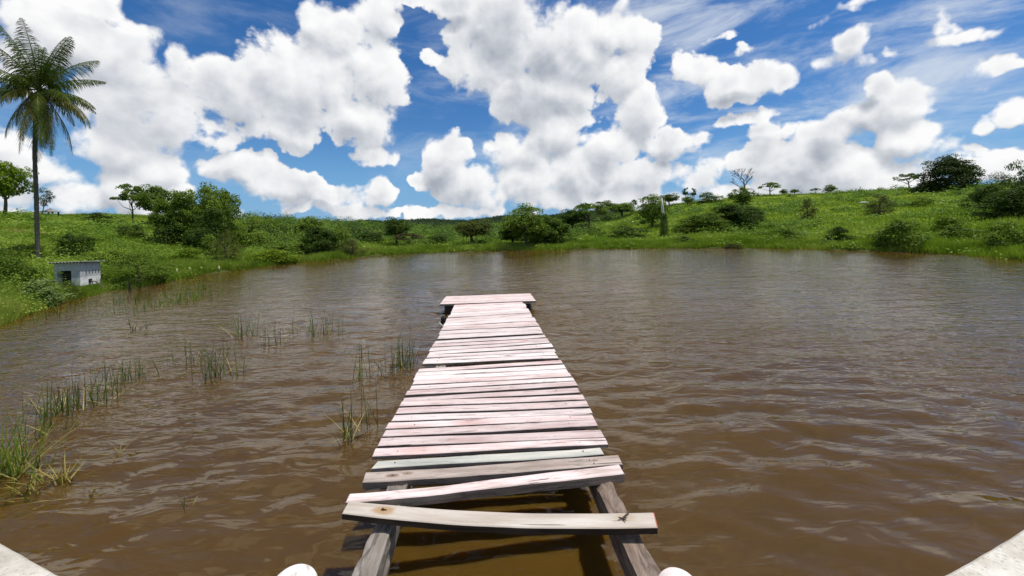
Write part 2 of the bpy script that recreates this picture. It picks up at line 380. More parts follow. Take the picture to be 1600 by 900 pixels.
def patch(px, py, sx, sy):     # bare soil patches seen on the left bank
    c = ground(px, py); q = t.vec('MULTIPLY_ADD', pos, (1 / sx, 1 / sy, 0), (-c[0] / sx, -c[1] / sy, 0))
    d = t.math('ADD', t.vec('LENGTH', q), t.math('MULTIPLY_ADD', n2, 1.2, -0.6)); return t.smooth(d, 1.05, 0.65)
pm = t.math('MAXIMUM', patch(50, 365, 4.6, 1.5), t.math('MAXIMUM', patch(438, 366, 4.5, 5), t.math('MULTIPLY', patch(70, 379, 3.0, 1.0), .7)))
gc = t.mix(pm, gc, soil)
mud = t.smooth(t.node('ShaderNodeSeparateXYZ').outputs[2], 0, 1)
sz = t.node('ShaderNodeSeparateXYZ'); t.l.new(pos, sz.inputs[0])
gc = t.mix(t.smooth(sz.outputs[2], 0.55, 0.15), gc, (.06, .085, .012))
gc = t.mix(t.smooth(sz.outputs[2], 0.10, -0.02), gc, (.06, .05, .02))
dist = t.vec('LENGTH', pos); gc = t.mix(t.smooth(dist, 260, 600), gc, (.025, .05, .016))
t.l.new(gc, p.inputs['Base Color']); p.inputs['Roughness'].default_value = .9; p.inputs['Specular IOR Level'].default_value = .1
bump(t, n2, 1.0, 0.25, p)
gr = link('ground', np_mesh('ground', V, faces, True), m); tag(gr, kind='structure')

# ------------------------------------------------------------------ water
wr = np.exp(np.linspace(math.log(1.2), math.log(75), 560))
wa = np.linspace(-1.0, 1.0, 520)
A, Rr = np.meshgrid(wa, wr, indexing='ij'); WX = np.sin(A) * Rr; WY = np.cos(A) * Rr
spacing = Rr * (wr[1] / wr[0] - 1) + Rr * (wa[1] - wa[0])
WZ = np.zeros_like(WX)
r2 = np.random.default_rng(3)
for k in range(110):
    lam = math.exp(r2.uniform(math.log(.17), math.log(1.3))); th = r2.normal(math.radians(94), .42)
    slope = 0.023 * min(1.0, (.42 / lam)) ** .6; amp = slope * lam / (2 * math.pi); ph = r2.uniform(0, 6.28)
    kx, ky = math.cos(th) * 2 * math.pi / lam, math.sin(th) * 2 * math.pi / lam
    fade = np.clip((lam / spacing - 3.0) / 3.0, 0, 1)
    u = WX * kx + WY * ky + ph + .8 * np.sin(WX * .9 / max(lam, .5) + k) + .5 * np.sin(WY * .7 + k * 2)
    WZ += amp * fade * np.sin(u)
patchy = 0.75 + .45 * np.sin(WX * .22 + .6 * np.sin(WY * .3)) * np.sin(WY * .35 + .4)
WZ *= np.clip(patchy, .5, 1.2) * np.clip(Rr / 6.0, .42, 1.0)
V = np.stack([WX, WY, WZ], -1).reshape(-1, 3)
ii, jj = np.meshgrid(np.arange(len(wa) - 1), np.arange(len(wr) - 1), indexing='ij'); nr = len(wr)
b = (ii * nr + jj).ravel(); fw = np.stack([b, b + 1, b + nr + 1, b + nr], -1)[:, ::-1]
# the rest of the pond outside the view: coarse fan sharing the level
wa2 = np.linspace(1.0, 2 * math.pi - 1.0, 60); wr2 = np.array([1.2, 4, 12, 30, 75.0])
A2, R2 = np.meshgrid(wa2, wr2, indexing='ij'); V2 = np.stack([np.sin(A2) * R2, np.cos(A2) * R2, np.zeros_like(A2)], -1).reshape(-1, 3)
ii, jj = np.meshgrid(np.arange(59), np.arange(4), indexing='ij'); b = (ii * 5 + jj).ravel() + len(V)
fw2 = np.stack([b, b + 1, b + 6, b + 5], -1)[:, ::-1]
m, t, p = new_mat('muddy_water')
geo = t.node('ShaderNodeNewGeometry'); pos = geo.outputs['Position']
mp = t.node('ShaderNodeMapping'); mp.inputs['Scale'].default_value = (0.40, 1.0, 1); mp.inputs['Rotation'].default_value = (0, 0, math.radians(5)); t.l.new(pos, mp.inputs[0])
dist = t.vec('LENGTH', pos)
w1 = t.noise(mp.outputs[0], 1.6, 2.0, 0.5, 0.9); w2 = t.noise(mp.outputs[0], 5.0, 2.0, 0.5, 0.7); w3 = t.noise(mp.outputs[0], 15.0, 2.0, 0.5, 0.5)
calm = t.smooth(t.noise(pos, 0.12, 3.0, 0.5), 0.3, 0.7, 0.55, 1.25)
calm = t.math('MULTIPLY', calm, t.smooth(dist, 14.0, 34.0, 1.0, 0.55))
g2 = t.math('MULTIPLY', t.smooth(dist, 3.0, 9.0, 0.30, 1.0), calm); g3 = t.math('MULTIPLY', t.smooth(dist, 4.0, 13.0, 0.03, 1.0), calm)
hgt = t.math('ADD', t.math('MULTIPLY', w1, .050), t.math('ADD', t.math('MULTIPLY', t.math('MULTIPLY', w2, g2), .050), t.math('MULTIPLY', t.math('MULTIPLY', w3, g3), .017)))
bump(t, hgt, 1.0, 1.0, p)
c1 = t.noise(pos, 0.25, 4.0, 0.6)
t.l.new(t.ramp(c1, [(.3, (.074, .0405, .0068)), (.7, (.092, .0510, .0085))]), p.inputs['Base Color'])
p.inputs['Roughness'].default_value = .035; p.inputs['IOR'].default_value = 1.37
p.inputs['Subsurface Weight'].default_value = 1.0; p.inputs['Subsurface Scale'].default_value = 1.0; p.inputs['Subsurface Radius'].default_value = (.28, .17, .06)
wt = link('water', np_mesh('water', np.concatenate([V, V2]), np.concatenate([fw, fw2]), True), m); tag(wt, kind='structure')

# ------------------------------------------------------------------ wood
def wood(name, a, b, c, dirt, streak=1.0, wear=.5, redspot=0.0, rough=.75, knots=()):
    """UV.x runs along the board in metres, UV.y across it"""
    m, t, p = new_mat(name)
    uv = t.node('ShaderNodeUVMap'); oi = t.node('ShaderNodeObjectInfo')
    offs = t.node('ShaderNodeCombineXYZ'); t.l.new(t.math('MULTIPLY', oi.outputs['Random'], 57.0), offs.inputs[0]); t.l.new(t.math('MULTIPLY', oi.outputs['Random'], 23.0), offs.inputs[1])
    v = t.vec('ADD', uv.outputs[0], offs.outputs[0])
    fine = t.noise(t.vec('MULTIPLY', v, (2.0, 60.0, 1)), 1.0, 4.0, .65, .3)
    broad = t.noise(t.vec('MULTIPLY', v, (1.5, 9.0, 1)), 1.0, 4.0, .6)
    blot = t.noise(t.vec('MULTIPLY', v, (4.0, 14.0, 1)), 1.0, 6.0, .7)
    col = t.ramp(broad, [(.32, a), (.5, b), (.68, c)])
    col = t.mix(t.math('MULTIPLY', t.smooth(fine, .54, .74), streak * .6), col, dirt)
    lo = .66 - .16 * wear
    col = t.mix(t.math('MULTIPLY', t.smooth(blot, lo, lo + .14), .55 * min(1, wear + .25)), col, dirt)
    crack = t.smooth(t.noise(t.vec('MULTIPLY', v, (1.1, 26.0, 1)), 1.0, 3.0, .55, .6), .70 - .06 * wear, .735 - .06 * wear)
    col = t.mix(t.math('MULTIPLY', crack, .85), col, (.035, .025, .02))
    for (ku, kv, kr, kc) in knots:
        q = t.vec('MULTIPLY_ADD', uv.outputs[0], (1 / kr, 1 / (kr * .55), 0), (-ku / kr, -kv / (kr * .55), 0))
        d = t.math('ADD', t.vec('LENGTH', q), t.math('MULTIPLY_ADD', blot, 1.1, -.55)); col = t.mix(t.math('MULTIPLY', t.smooth(d, 1.1, .5), kc[3]), col, kc[:3])
        col = t.mix(t.smooth(d, .24, .12), col, (.05, .025, .012))
    if redspot: col = t.mix(t.math('MULTIPLY', t.smooth(t.noise(v, 1.4, 3.0, .6), .55, .8), redspot), col, (.62, .22, .17))
    tone = t.math('MULTIPLY_ADD', oi.outputs['Random'], .22, .86)
    cc = t.node('ShaderNodeCombineXYZ'); [t.l.new(tone, cc.inputs[i]) for i in range(3)]
    col = t.mix(1.0, col, cc.outputs[0], 'MULTIPLY')
    t.l.new(col, p.inputs['Base Color']); p.inputs['Roughness'].default_value = rough; p.inputs['Specular IOR Level'].default_value = .25
    hh = t.math('SUBTRACT', t.math('MULTIPLY', fine, .6), t.math('MULTIPLY', crack, 1.2))
    bump(t, hh, 1.0, .009, p); return m
M['w_pink'] = wood('faded_pink_paint', (.52, .375, .345), (.66, .53, .50), (.75, .655, .625), (.27, .18, .155), 1.1, .8, .35)
M['w_white'] = wood('bleached_pinkish_wood', (.60, .48, .45), (.72, .62, .59), (.80, .72, .68), (.32, .235, .205), 1.1, .75, .2)
M['w_green'] = wood('pale_green_paint', (.34, .345, .30), (.46, .46, .405), (.60, .56, .49), (.20, .19, .16), 1.0, .65)
M['w_grey'] = wood('grey_brown_wood', (.30, .235, .195), (.44, .36, .31), (.56, .47, .41), (.14, .10, .08), 1.0, .7, knots=((.24, .07, .07, (.20, .11, .07, .8)), (.36, .05, .06, (.22, .13, .08, .7)), (2.0, .06, .04, (.2, .14, .1, .7))))
M['w_mix'] = wood('worn_pink_wood', (.42, .33, .29), (.70, .56, .53), (.82, .70, .67), (.20, .14, .12), 1.0, .75)
M['w_new'] = wood('pale_new_board', (.46, .385, .315), (.57, .50, .425), (.68, .62, .55), (.40, .28, .16), .6, .3, knots=((.30, .06, .10, (.42, .24, .09, .8)), (2.02, .05, .09, (.46, .34, .20, .5))))
M['w_beam'] = wood('old_timber', (.12, .10, .085), (.23, .20, .17), (.38, .345, .31), (.04, .03, .024), 1.0, 1.1, rough=.9)
M['w_beam_brown'] = wood('old_brown_timber', (.11, .075, .055), (.21, .155, .12), (.33, .26, .21), (.035, .022, .016), 1.0, 1.1, rough=.9)
M['w_red'] = simple('red_paint_end', (.62, .14, .09), (.72, .25, .18), 20, .7, .001)

# ------------------------------------------------------------------ the pier
SL = 0.0277
def deck(px, py, dz=0.0):       # point of the deck surface seen at a photo pixel
    d = ray(px, py); k = (2.0 - dz) / (-(d[2] + SL * d[1])); return CAM + d * k
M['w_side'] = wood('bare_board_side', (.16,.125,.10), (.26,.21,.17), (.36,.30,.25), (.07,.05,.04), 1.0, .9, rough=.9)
M['w_side_dark'] = wood('shaded_board_side', (.035,.022,.014), (.06,.04,.026), (.09,.065,.045), (.02,.014,.01), 1.0, .9, rough=.9)  # near board's side: the shade of its unlit face is put into the colour
def board(name, tl, tr, bl, br, th, mat, parent, nseg=10, sag=0.0, warp=.006, seed=0, z0=0.0, crown=0.0, side='w_side'):
    """board from the four top corners (far-left, far-right, near-left, near-right); bevelled edges, uneven outline"""
    rg = random.Random(seed); tl, tr, bl, br = [np.array(q, float) for q in (tl, tr, bl, br)]
    L = np.linalg.norm((tr + br - tl - bl) / 2); W = np.linalg.norm((bl + br - tl - tr) / 2)
    fwd = (tl + tr - bl - br) / 2; fwd = fwd / np.linalg.norm(fwd)
    lat = (tr + br - tl - bl) / 2; lat = lat / np.linalg.norm(lat)
    bv = min(.006, W * .12); vs, uvs = [], []
    ph = [rg.uniform(0, 6.28) for _ in range(6)]
    us = [0.0] + [(k + .5 * 0) / nseg for k in range(nseg + 1)][0:0] + list(np.linspace(0.0, 1.0, nseg + 1))[1:-1] + [1.0]
    us = [0.0, bv / L] + us[1:-1] + [1 - bv / L, 1.0]
    ring = []
    for q, u in enumerate(us):
        far = tl * (1 - u) + tr * u; near = bl * (1 - u) + br * u
        e1 = warp * (math.sin(u * 9 + ph[0]) + .6 * math.sin(u * 23 + ph[1])) ; e2 = warp * (math.sin(u * 8 + ph[2]) + .6 * math.sin(u * 27 + ph[3]))
        bow = -sag * 4 * u * (1 - u); hz = crown * 4 * u * (1 - u) + warp * .5 * math.sin(u * 7 + ph[4])
        far = far + fwd * (e1 * .5 + bow); near = near + fwd * (e2 * .5 + bow)
        endz = bv if q in (0, len(us) - 1) else 0
        up = np.array([0, 0, 1.0])
        zt = z0 + hz
        prof = [(far - fwd * bv, zt - endz), (near + fwd * bv, zt - endz), (near, zt - bv - endz * .5), (near, zt - th + .003), (near + fwd * .004, zt - th), (far - fwd * .004, zt - th), (far, zt - th + .003), (far, zt - bv - endz * .5)]
        cen = (far + near) / 2; row = []
        for k, (pp, zz) in enumerate(prof):
            w_ = pp + up * zz; row.append(len(vs)); vs.append(w_)
        acc_ = [0.0]
        ww = np.linalg.norm(far - near)
        uvc = [0, ww, ww + bv, ww + th, ww + th, 2 * ww + th, 2 * ww + th, 2 * ww + 2 * th, 2 * ww + 2 * th + bv]
        ring.append((row, u * L, uvc))
    fs, uvl = [], []
    for a in range(len(ring) - 1):
        r0, u0, c0 = ring[a]; r1, u1, c1 = ring[a + 1]
        for k in range(8):
            k2 = (k + 1) % 8
            fs.append((r0[k], r0[k2], r1[k2], r1[k])); uvl += [(u0, c0[k]), (u0, c0[k + 1]), (u1, c1[k + 1]), (u1, c1[k])]
    r0, u0, _ = ring[0]; fs.append(tuple(r0[::-1])); uvl += [(u0 + k * .003, k * .01) for k in range(8)]
    r1, u1, _ = ring[-1]; fs.append(tuple(r1)); uvl += [(u1 + k * .003, k * .01) for k in range(8)]
    me = py_mesh(name, vs, fs); ul = me.uv_layers.new(name='UVMap'); ul.data.foreach_set('uv', np.array(uvl, dtype=np.float32).ravel())
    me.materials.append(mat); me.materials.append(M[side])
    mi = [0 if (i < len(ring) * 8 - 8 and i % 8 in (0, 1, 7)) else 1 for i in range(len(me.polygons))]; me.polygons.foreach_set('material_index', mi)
    return link(name, me, None, parent)

pier = empty('wooden_pier', (0.07, 1.9, 0.0))
tag(pier, 'narrow wooden pier of faded pink planks running out over the brown pond', 'pier')
inv = Matrix.Translation((-0.07, -1.9, 0))
def child(o):                    # geometry is written in world space; keep it there under the pier's base
    o.matrix_parent_inverse = inv; return o
EL = [(463,711),(476,711),(520,687),(606,640),(689,592),(713,582),(800,540)]
ER = [(458,815),(471,817),(518,848),(609,906),(689,947),(700,951),(800,985)]
exl = lambda y: float(np.interp(y, [q[0] for q in EL], [q[1] for q in EL]))
exr = lambda y: float(np.interp(y, [q[0] for q in ER], [q[1] for q in ER]))
PL = [(476,479.1,471.6,474),(479.4,484,474.3,478),(484.3,488.4,478.3,481.3),(488.8,492.5,481.7,484.3),(492.8,496.3,484.7,488.4),(497,500.8,488.9,491.8),
 (501.2,505,492.1,495.4),(505.4,509.4,495.9,500.8),(509.9,512.8,501.4,504.8),(513.1,516,505.1,508.7),(516.9,521.7,510,516),(522.2,529,516.6,520.2),
 (533,536.9,523,527),(537.2,541.2,528.2,532),(543.4,548.8,532.9,535.3),(549.5,553.6,536.5,541.6),(554,558.3,544.8,548.6),(560,563,549.1,553.6),
 (563.3,568,554.8,558.6),(576,580.8,562.4,566.8),(582.3,588,570,575.6),(588.5,594.3,576.9,582.4),(594.8,600.8,582.9,587.8),(602.4,608.6,589.4,594.3),
 (610,616.6,595.4,601.6),(621,626.4,605,612),(626.9,634.6,617,624),(637,646,626,634.6),(649,657.6,638,646),(660,669,646.6,654.7),(672,682,655.6,664.6),
 (685,697,672,683),(701,713,684,693.6)]
rp = random.Random(4)
sub_nails = []
def plank_px(xlT, yLT, xlB, yLB, xrT, yRT, xrB, yRB, th, mat, seed, dz=0.0, **kw):
    o = board('plank', deck(xlT, yLT, dz), deck(xrT, yRT, dz), deck(xlB, yLB, dz), deck(xrB, yRB, dz), th, mat, pier, seed=seed, **kw)
    return child(o)
def add_nail(o, px, py, dz=0.0, r=.006):
    q = deck(px, py, dz); mb = MB().tube([q + np.array([0, 0, -.01]), q + np.array([0, 0, .0035])], [r, r], 6)
    n = mb.build('nail', M['nail'], o); n.matrix_parent_inverse = Matrix.Identity(4)
    n.parent = o; return n
for k, (a, b_, c, d) in enumerate(PL):
    jl, jr = rp.uniform(-2.0, 1.5) * (a / 620), rp.uniform(-1.5, 2.0) * (a / 620)
    mat = M['w_white'] if rp.random() < .5 else M['w_pink']
    if k < 10: mat = M['w_pink'] if rp.random() < .75 else M['w_white']
    if k in (27, 30, 31, 32): mat = M['w_pink']
    o = plank_px(exl(a) + jl, a, exl(b_) + jl, b_, exr(c) + jr, c, exr(d) + jr, d, .038, mat, k, nseg=10, z0=rp.uniform(-.004, .004), warp=.005)
    if k > 12:
        for fx in (.11, .89):
            if rp.random() < .8:
                fx += rp.uniform(-.02, .02); yy = ((a + b_) / 2) * (1 - fx) + ((c + d) / 2) * fx; xx = exl(a) * (1 - fx) + exr(c) * fx
                add_nail(o, xx, yy + rp.uniform(-1, 1))
# end platform of three wider boards
for k, (a, b_, c, d, x0, x1, x2, x3) in enumerate([(463,466.7,458.3,461.8,697,693.6,828.7,831.3),(467,471.6,462.1,467,693.4,690,831.6,835.3),(471.9,475.2,467.3,469.7,689.8,687,835.6,837.5)]):
    plank_px(x0, a, x1, b_, x2, c, x3, d, .06, M['w_pink'], 60 + k, nseg=8)
# the four odd boards at the near end
o = plank_px(590, 719.5, 580, 731, 938, 698.5, 944, 709, .055, M['w_green'], 71, nseg=14, warp=.008, sag=.01); o['label'] = 'pale green painted plank'
add_nail(o, 617, 723); add_nail(o, 911, 705)
o = plank_px(571, 737.5, 566, 753, 966, 710, 973, 724, .06, M['w_grey'], 72, nseg=16, warp=.010, sag=.018); o['label'] = 'grey brown plank with cracked knots'
add_nail(o, 921, 719); add_nail(o, 928, 724)
o = plank_px(546, 771, 540, 783.5, 967, 724, 975, 738, .075, M['w_mix'], 73, nseg=18, warp=.009, sag=.03, dz=.012); o['label'] = 'crooked plank with long splits and pink paint remains'
add_nail(o, 925, 738); add_nail(o, 598, 778)
near_dz = .05
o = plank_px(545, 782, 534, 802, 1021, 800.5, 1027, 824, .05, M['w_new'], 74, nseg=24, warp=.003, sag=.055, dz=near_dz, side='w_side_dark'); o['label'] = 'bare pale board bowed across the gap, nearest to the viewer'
add_nail(o, 598, 795, near_dz + .01, .008)
# red painted end of that board, knot ring and two bent nails
q0, q1 = deck(1021, 800.5, near_dz), deck(1027, 824, near_dz); ax = (q1 - q0)
dr = (deck(1027, 812, near_dz) - deck(1000, 811, near_dz)); dr /= np.linalg.norm(dr)
mb = MB(); v0 = [q0 + dr * .001, q1 + dr * .001, q1 + dr * .004, q0 + dr * .004]
mb.v = [Vector(v + np.array([0, 0, z])) for z in (-.048, -.002) for v in v0]
mb.f = [(0, 3, 2, 1), (4, 5, 6, 7), (0, 1, 5, 4), (1, 2, 6, 5), (2, 3, 7, 6), (3, 0, 4, 7)]
e = mb.build('red_end', M['w_red'], o)
for dx, dy in ((12, -7), (6, 6), (-5, 2)):
    a = deck(972, 811, near_dz); b_ = deck(972 + dx, 811 + dy, near_dz)
    n = MB().tube([a + np.array([0, 0, .002]), (a + b_) / 2 + np.array([0, 0, .012]), b_ + np.array([0, 0, .02])], [.006, .005, .004], 6).build('bent_nail', M['nail'], o)

def timber(x0, Ya, Yb, wd, ht, top_off, name, mat, seed, slope=-.06):
    """long weathered beam following the deck underside, its surface gnawed and split"""
    rg = random.Random(seed); n = int((Yb - Ya) / .06); vs, fs, uv = [], [], []
    prof = [(-.5, 0), (-.25, .0), (0, 0), (.25, 0), (.5, 0), (.5, -.33), (.5, -.66), (.5, -1), (0, -1), (-.5, -1), (-.5, -.66), (-.5, -.33)]
    K = len(prof); per = [0, .03, .07, .1, .13, .2, .27, .33, .4, .46, .53, .6, .66]
    for i in range(n + 1):
        Y = Ya + (Yb - Ya) * i / n; zt = H - 2.0 - SL * Y - top_off
        for k, (a, b_) in enumerate(prof):
            nz = mnoise.noise(Vector((a * 3 + seed, Y * 2.2, b_ * 3))) * .016 + mnoise.noise(Vector((a * 14 + seed, Y * 9, b_ * 14))) * .007
            gouge = -max(0, mnoise.noise(Vector((a * 5, Y * 3.1 + seed, 0))) - .18) * .09 if b_ == 0 else 0
            vs.append((x0 + slope * Y + a * wd + nz * (1 if a > 0 else -1), Y, zt + b_ * ht + gouge + (nz if b_ in (0, -1) else 0)))
    for i in range(n):
        for k in range(K):
            k2 = (k + 1) % K; u0 = (Ya + (Yb - Ya) * i / n); u1 = (Ya + (Yb - Ya) * (i + 1) / n)
            fs.append((i * K + k, i * K + k2, (i + 1) * K + k2, (i + 1) * K + k)); uv += [(u0, per[k]), (u0, per[k + 1]), (u1, per[k + 1]), (u1, per[k])]
    fs.append(tuple(range(K))[::-1]); uv += [(0, .1)] * K; fs.append(tuple(n * K + k for k in range(K))); uv += [(0, .1)] * K
    me = py_mesh(name, vs, fs, False); me.uv_layers.new(name='UVMap').data.foreach_set('uv', np.array(uv, dtype=np.float32).ravel())
    return child(link(name, me, mat, pier))
timber(-.82, 1.95, 12.6, .15, .20, .050, 'stringer_beam', M['w_beam'], 3)
timber(.905, 1.95, 12.6, .145, .20, .050, 'stringer_beam', M['w_beam_brown'], 8)
for Y in (5.4, 8.0, 10.4):
    for x0 in (-.715, .80):
        zt = H - 2.0 - SL * Y - .08
        child(MB().tube([(x0 - .06 * Y, Y, -1.2), (x0 - .06 * Y + .01, Y, zt * .5), (x0 - .06 * Y, Y, zt)], [.05, .045, .04], 9).build('pile', M['w_beam'], pier))
# crossbeam and dark corner piles below the end platform
for (x0_, x1_, yt, yb) in ((696, 716, 476, 489.5), (812, 829, 472, 485)):
    a = at_y(x0_, yb, 12.45); b_ = at_y(x1_, yb, 12.45); zt = H - 2.0 - SL * 12.45 - .06
    child(MB().box((a[0], 12.3, -1.0), (b_[0], 12.6, zt)).build('pile', M['black'], pier))
# pile with an end sticking out on the left of the planks
a = at_y(693.5, 507, 10.8)
child(MB().tube([(a[0], 10.8, -1), (a[0], 10.8, .22), (a[0] + .01, 10.8, .27)], [.085, .08, .05], 9).build('pile', M['black'], pier))
stick = MB().tube([at_y(686, 504, 10.6), at_y(689, 507, 10.6), at_y(693, 511, 10.6)], [.018, .02, .018], 7).build('stick', M['rope'])
tag(stick, 'short white stick leaning on the dark pile left of the pier', 'stick')

# ------------------------------------------------------------------ concrete ledge with white posts
m, t, p = new_mat('old_concrete'); tc = t.node('ShaderNodeTexCoord'); v = tc.outputs['Object']
n1 = t.noise(v, 3.0, 8.0, .7); n2 = t.noise(v, 40.0, 5.0, .7); vo = t.node('ShaderNodeTexVoronoi'); vo.inputs['Scale'].default_value = 90; t.l.new(v, vo.inputs['Vector'])
col = t.ramp(n1, [(.3, (.30, .27, .22)), (.48, (.50, .46, .39)), (.65, (.66, .63, .56))])
col = t.mix(t.math('MULTIPLY', t.smooth(n2, .52, .7), .6), col, (.20, .17, .13))
col = t.mix(t.math('MULTIPLY', t.smooth(t.noise(v, 1.1, 4.0, .6), .55, .7), .5), col, (.38, .27, .17))
t.l.new(col, p.inputs['Base Color']); p.inputs['Roughness'].default_value = .9; bump(t, t.math('ADD', n2, t.math('MULTIPLY', vo.outputs[0], .4)), .8, .006, p)
M['concrete'] = m
LZ = 0.62
lp = [at_z(-90, 800, LZ), at_z(0, 845, LZ), at_z(50, 872, LZ), at_z(100, 901, LZ), at_z(1465, 901, LZ), at_z(1540, 859, LZ), at_z(1600, 825, LZ), at_z(1680, 775, LZ)]
xs = np.array([q[0] for q in lp]); ys = np.array([q[1] for q in lp]); cf = np.polyfit(xs, ys, 4)
vs, fs = [], []; X = np.linspace(xs[0] - .3, xs[-1] + .3, 90)
for x in X:
    y = float(np.polyval(cf, x)) + .006 * mnoise.noise(Vector((x * 9, 0, 0)))
    prof = [(y - .02, LZ + .004 * mnoise.noise(Vector((x * 6, 1, 0)))), (y, LZ - .018), (y + .01, .2), (y + .015, -1.4), (-3.0, -1.4), (-3.0, LZ), (.2, LZ), (y - .3, LZ)]
    vs += [(x, a, b_) for a, b_ in prof]
K = 8
for i in range(len(X) - 1):
    for k in range(K):
        k2 = (k + 1) % K; fs.append((i * K + k, (i + 1) * K + k, (i + 1) * K + k2, i * K + k2))
fs.append(tuple(range(K))); fs.append(tuple((len(X) - 1) * K + k for k in range(K))[::-1])
led = link('concrete_ledge', py_mesh('concrete_ledge', vs, fs), M['concrete'])
tag(led, 'weathered curved concrete ledge along the near edge of the water', 'ledge')
m, t, p = new_mat('white_post_paint'); tc = t.node('ShaderNodeTexCoord'); v = tc.outputs['Object']
n1 = t.noise(v, 14, 5, .6)
t.l.new(t.ramp(n1, [(.3, (.50, .46, .41)), (.42, (.76, .74, .70)), (.7, (.84, .83, .81))]), p.inputs['Base Color']); p.inputs['Roughness'].default_value = .6; bump(t, n1, .5, .006, p)
M['white_post'] = m
m, t, p = new_mat('pinkish_post_paint'); tc = t.node('ShaderNodeTexCoord'); v = tc.outputs['Object']
n1 = t.noise(v, 11, 5, .6)
t.l.new(t.ramp(n1, [(.3, (.72, .55, .50)), (.48, (.82, .72, .70)), (.62, (.86, .80, .66)), (.75, (.88, .84, .80))]), p.inputs['Base Color']); p.inputs['Roughness'].default_value = .6; bump(t, n1, .5, .006, p)
M['pink_post'] = m
def round_post(px, py, Y, r, mat, label, sx=1.0):
    top = at_y(px, py, Y); root = empty('round_topped_post', (top[0], top[1] - .03, LZ)); h = top[2] - LZ
    n = 28; vs, fs = [], []; prof = [(1.0, 0.0), (1.0, max(h - r * .8, .02))]
    for k in range(1, 9):
        a = math.pi / 2 * k / 9; prof.append((math.cos(a), h - r * .8 + r * .8 * math.sin(a)))
    for (q, z) in prof:
        for k in range(n):
            a = 2 * math.pi * k / n; j = 1 + .02 * mnoise.noise(Vector((math.cos(a) * 2, math.sin(a) * 2, z * 9)))
            vs.append((q * r * sx * math.cos(a) * j, q * r * math.sin(a) * j, z))
    vs.append((0, 0, h))
    for i in range(len(prof) - 1):
        for k in range(n): fs.append((i * n + k, i * n + (k + 1) % n, (i + 1) * n + (k + 1) % n, (i + 1) * n + k))
    b = (len(prof) - 1) * n
    for k in range(n): fs.append((b + k, b + (k + 1) % n, len(vs) - 1))
    link('shaft', py_mesh('shaft', vs, fs, True), mat, root)
    tag(root, label, 'post', 'round topped posts on the concrete ledge')
round_post(462, 885, 1.85, .105, M['white_post'], 'plain white rounded post top at the bottom edge left of the pier', 1.0)
round_post(1056, 890, 1.85, .10, M['pink_post'], 'white rounded post top with pink and yellow stains right of the pier', 1.0)

# ------------------------------------------------------------------ plants
def leaves(P, N, size, rg, aspect=1.7):
    """one rhombic leaf per point P with normal about N"""
    n = len(P); N = N / np.maximum(np.linalg.norm(N, axis=1, keepdims=True), 1e-6)
    T = rg.normal(size=(n, 3)); T -= N * (T * N).sum(1, keepdims=True); T /= np.maximum(np.linalg.norm(T, axis=1, keepdims=True), 1e-6)
    B = np.cross(N, T); s = size * rg.uniform(.6, 1.35, (n, 1)); if_ = s / aspect
    v = np.stack([P - T * s, P - B * if_ + N * s * .18, P + T * s, P + B * if_ + N * s * .18], 1).reshape(-1, 3)
    f = np.arange(n * 4).reshape(n, 4); return v, f
def crown_mesh(name, seed, nclump, per, leaf, zlo=.25, shape='round', crad=.17, flat=1.0):
    per = int(per * 1.25); rg = np.random.default_rng(seed); cs = []
    while len(cs) < nclump:
        d = rg.normal(size=3); d /= np.linalg.norm(d); rr = rg.uniform(.35, 1.0) ** .5
        lob = 1 + .22 * math.sin(3 * math.atan2(d[1], d[0]) + seed) + .16 * math.sin(5 * math.atan2(d[1], d[0]) + 2 * seed + d[2] * 3)
        if shape == 'umbrella':
            if d[2] < -.15: continue
            c = np.array([d[0] * rr * lob * .42, d[1] * rr * lob * .42, zlo + (1 - zlo - crad * .6) * (.25 + .75 * max(d[2], 0) * rr)])
        elif shape == 'bush':
            if d[2] < -.05: continue
            c = np.array([d[0] * rr * lob * .40, d[1] * rr * lob * .40, abs(d[2]) * rr * (1 - crad)])
        else:
            c = np.array([d[0] * rr * lob * .38, d[1] * rr * lob * .38, (zlo + 1) / 2 + d[2] * rr * lob * (1 - zlo) / 2 * .78])
        cs.append(c)
    cs = np.array(cs); k = nclump * per
    cr = crad * rg.uniform(.55, 1.25, nclump)
    idx = np.repeat(np.arange(nclump), per); d = rg.normal(size=(k, 3)); d /= np.linalg.norm(d, axis=1, keepdims=True)
    d[:, 2] = np.where(d[:, 2] < -.3, -d[:, 2], d[:, 2])
    rr = rg.uniform(.35, 1.08, (k, 1)) ** .6
    P = cs[idx] + d * rr * cr[idx][:, None] * np.array([1, 1, .78 * flat])
    N = d + rg.normal(size=(k, 3)) * .55 + np.array([0, 0, .35])
    v, f = leaves(P, N, leaf, rg); return np_mesh(name, v, f), cs
def trunk_mesh(name, seed, cs, r0=.03, top=.55, nl=7, lean=0.0, limb_to=None):
    rg = random.Random(seed); mb = MB(); pts = []
    for i in range(6):
        u = i / 5; pts.append((lean * u * u + .015 * math.sin(u * 5 + seed), .012 * math.sin(u * 4 + 1 + seed), top * u - (.02 if i == 0 else 0)))
    mb.tube(pts, [r0 * (1.35 - .75 * i / 5) for i in range(6)], 8)
    sel = rg.sample(list(range(len(cs))), min(nl, len(cs)))
    for q in sel:
        c = cs[q]; u = rg.uniform(.45, 1.0); a = Vector((lean * u * u, 0, top * u)); b_ = Vector(c)
        if b_.z < a.z: a.z = max(.1, b_.z * .7)
        mid = (a + b_) / 2 + Vector((rg.uniform(-.03, .03), rg.uniform(-.03, .03), rg.uniform(-.05, .01)))
        mb.tube([a, mid, b_], [r0 * .5, r0 * .33, r0 * .12], 6)
    return py_mesh(name, mb.v, mb.f, True)
VAR = {}
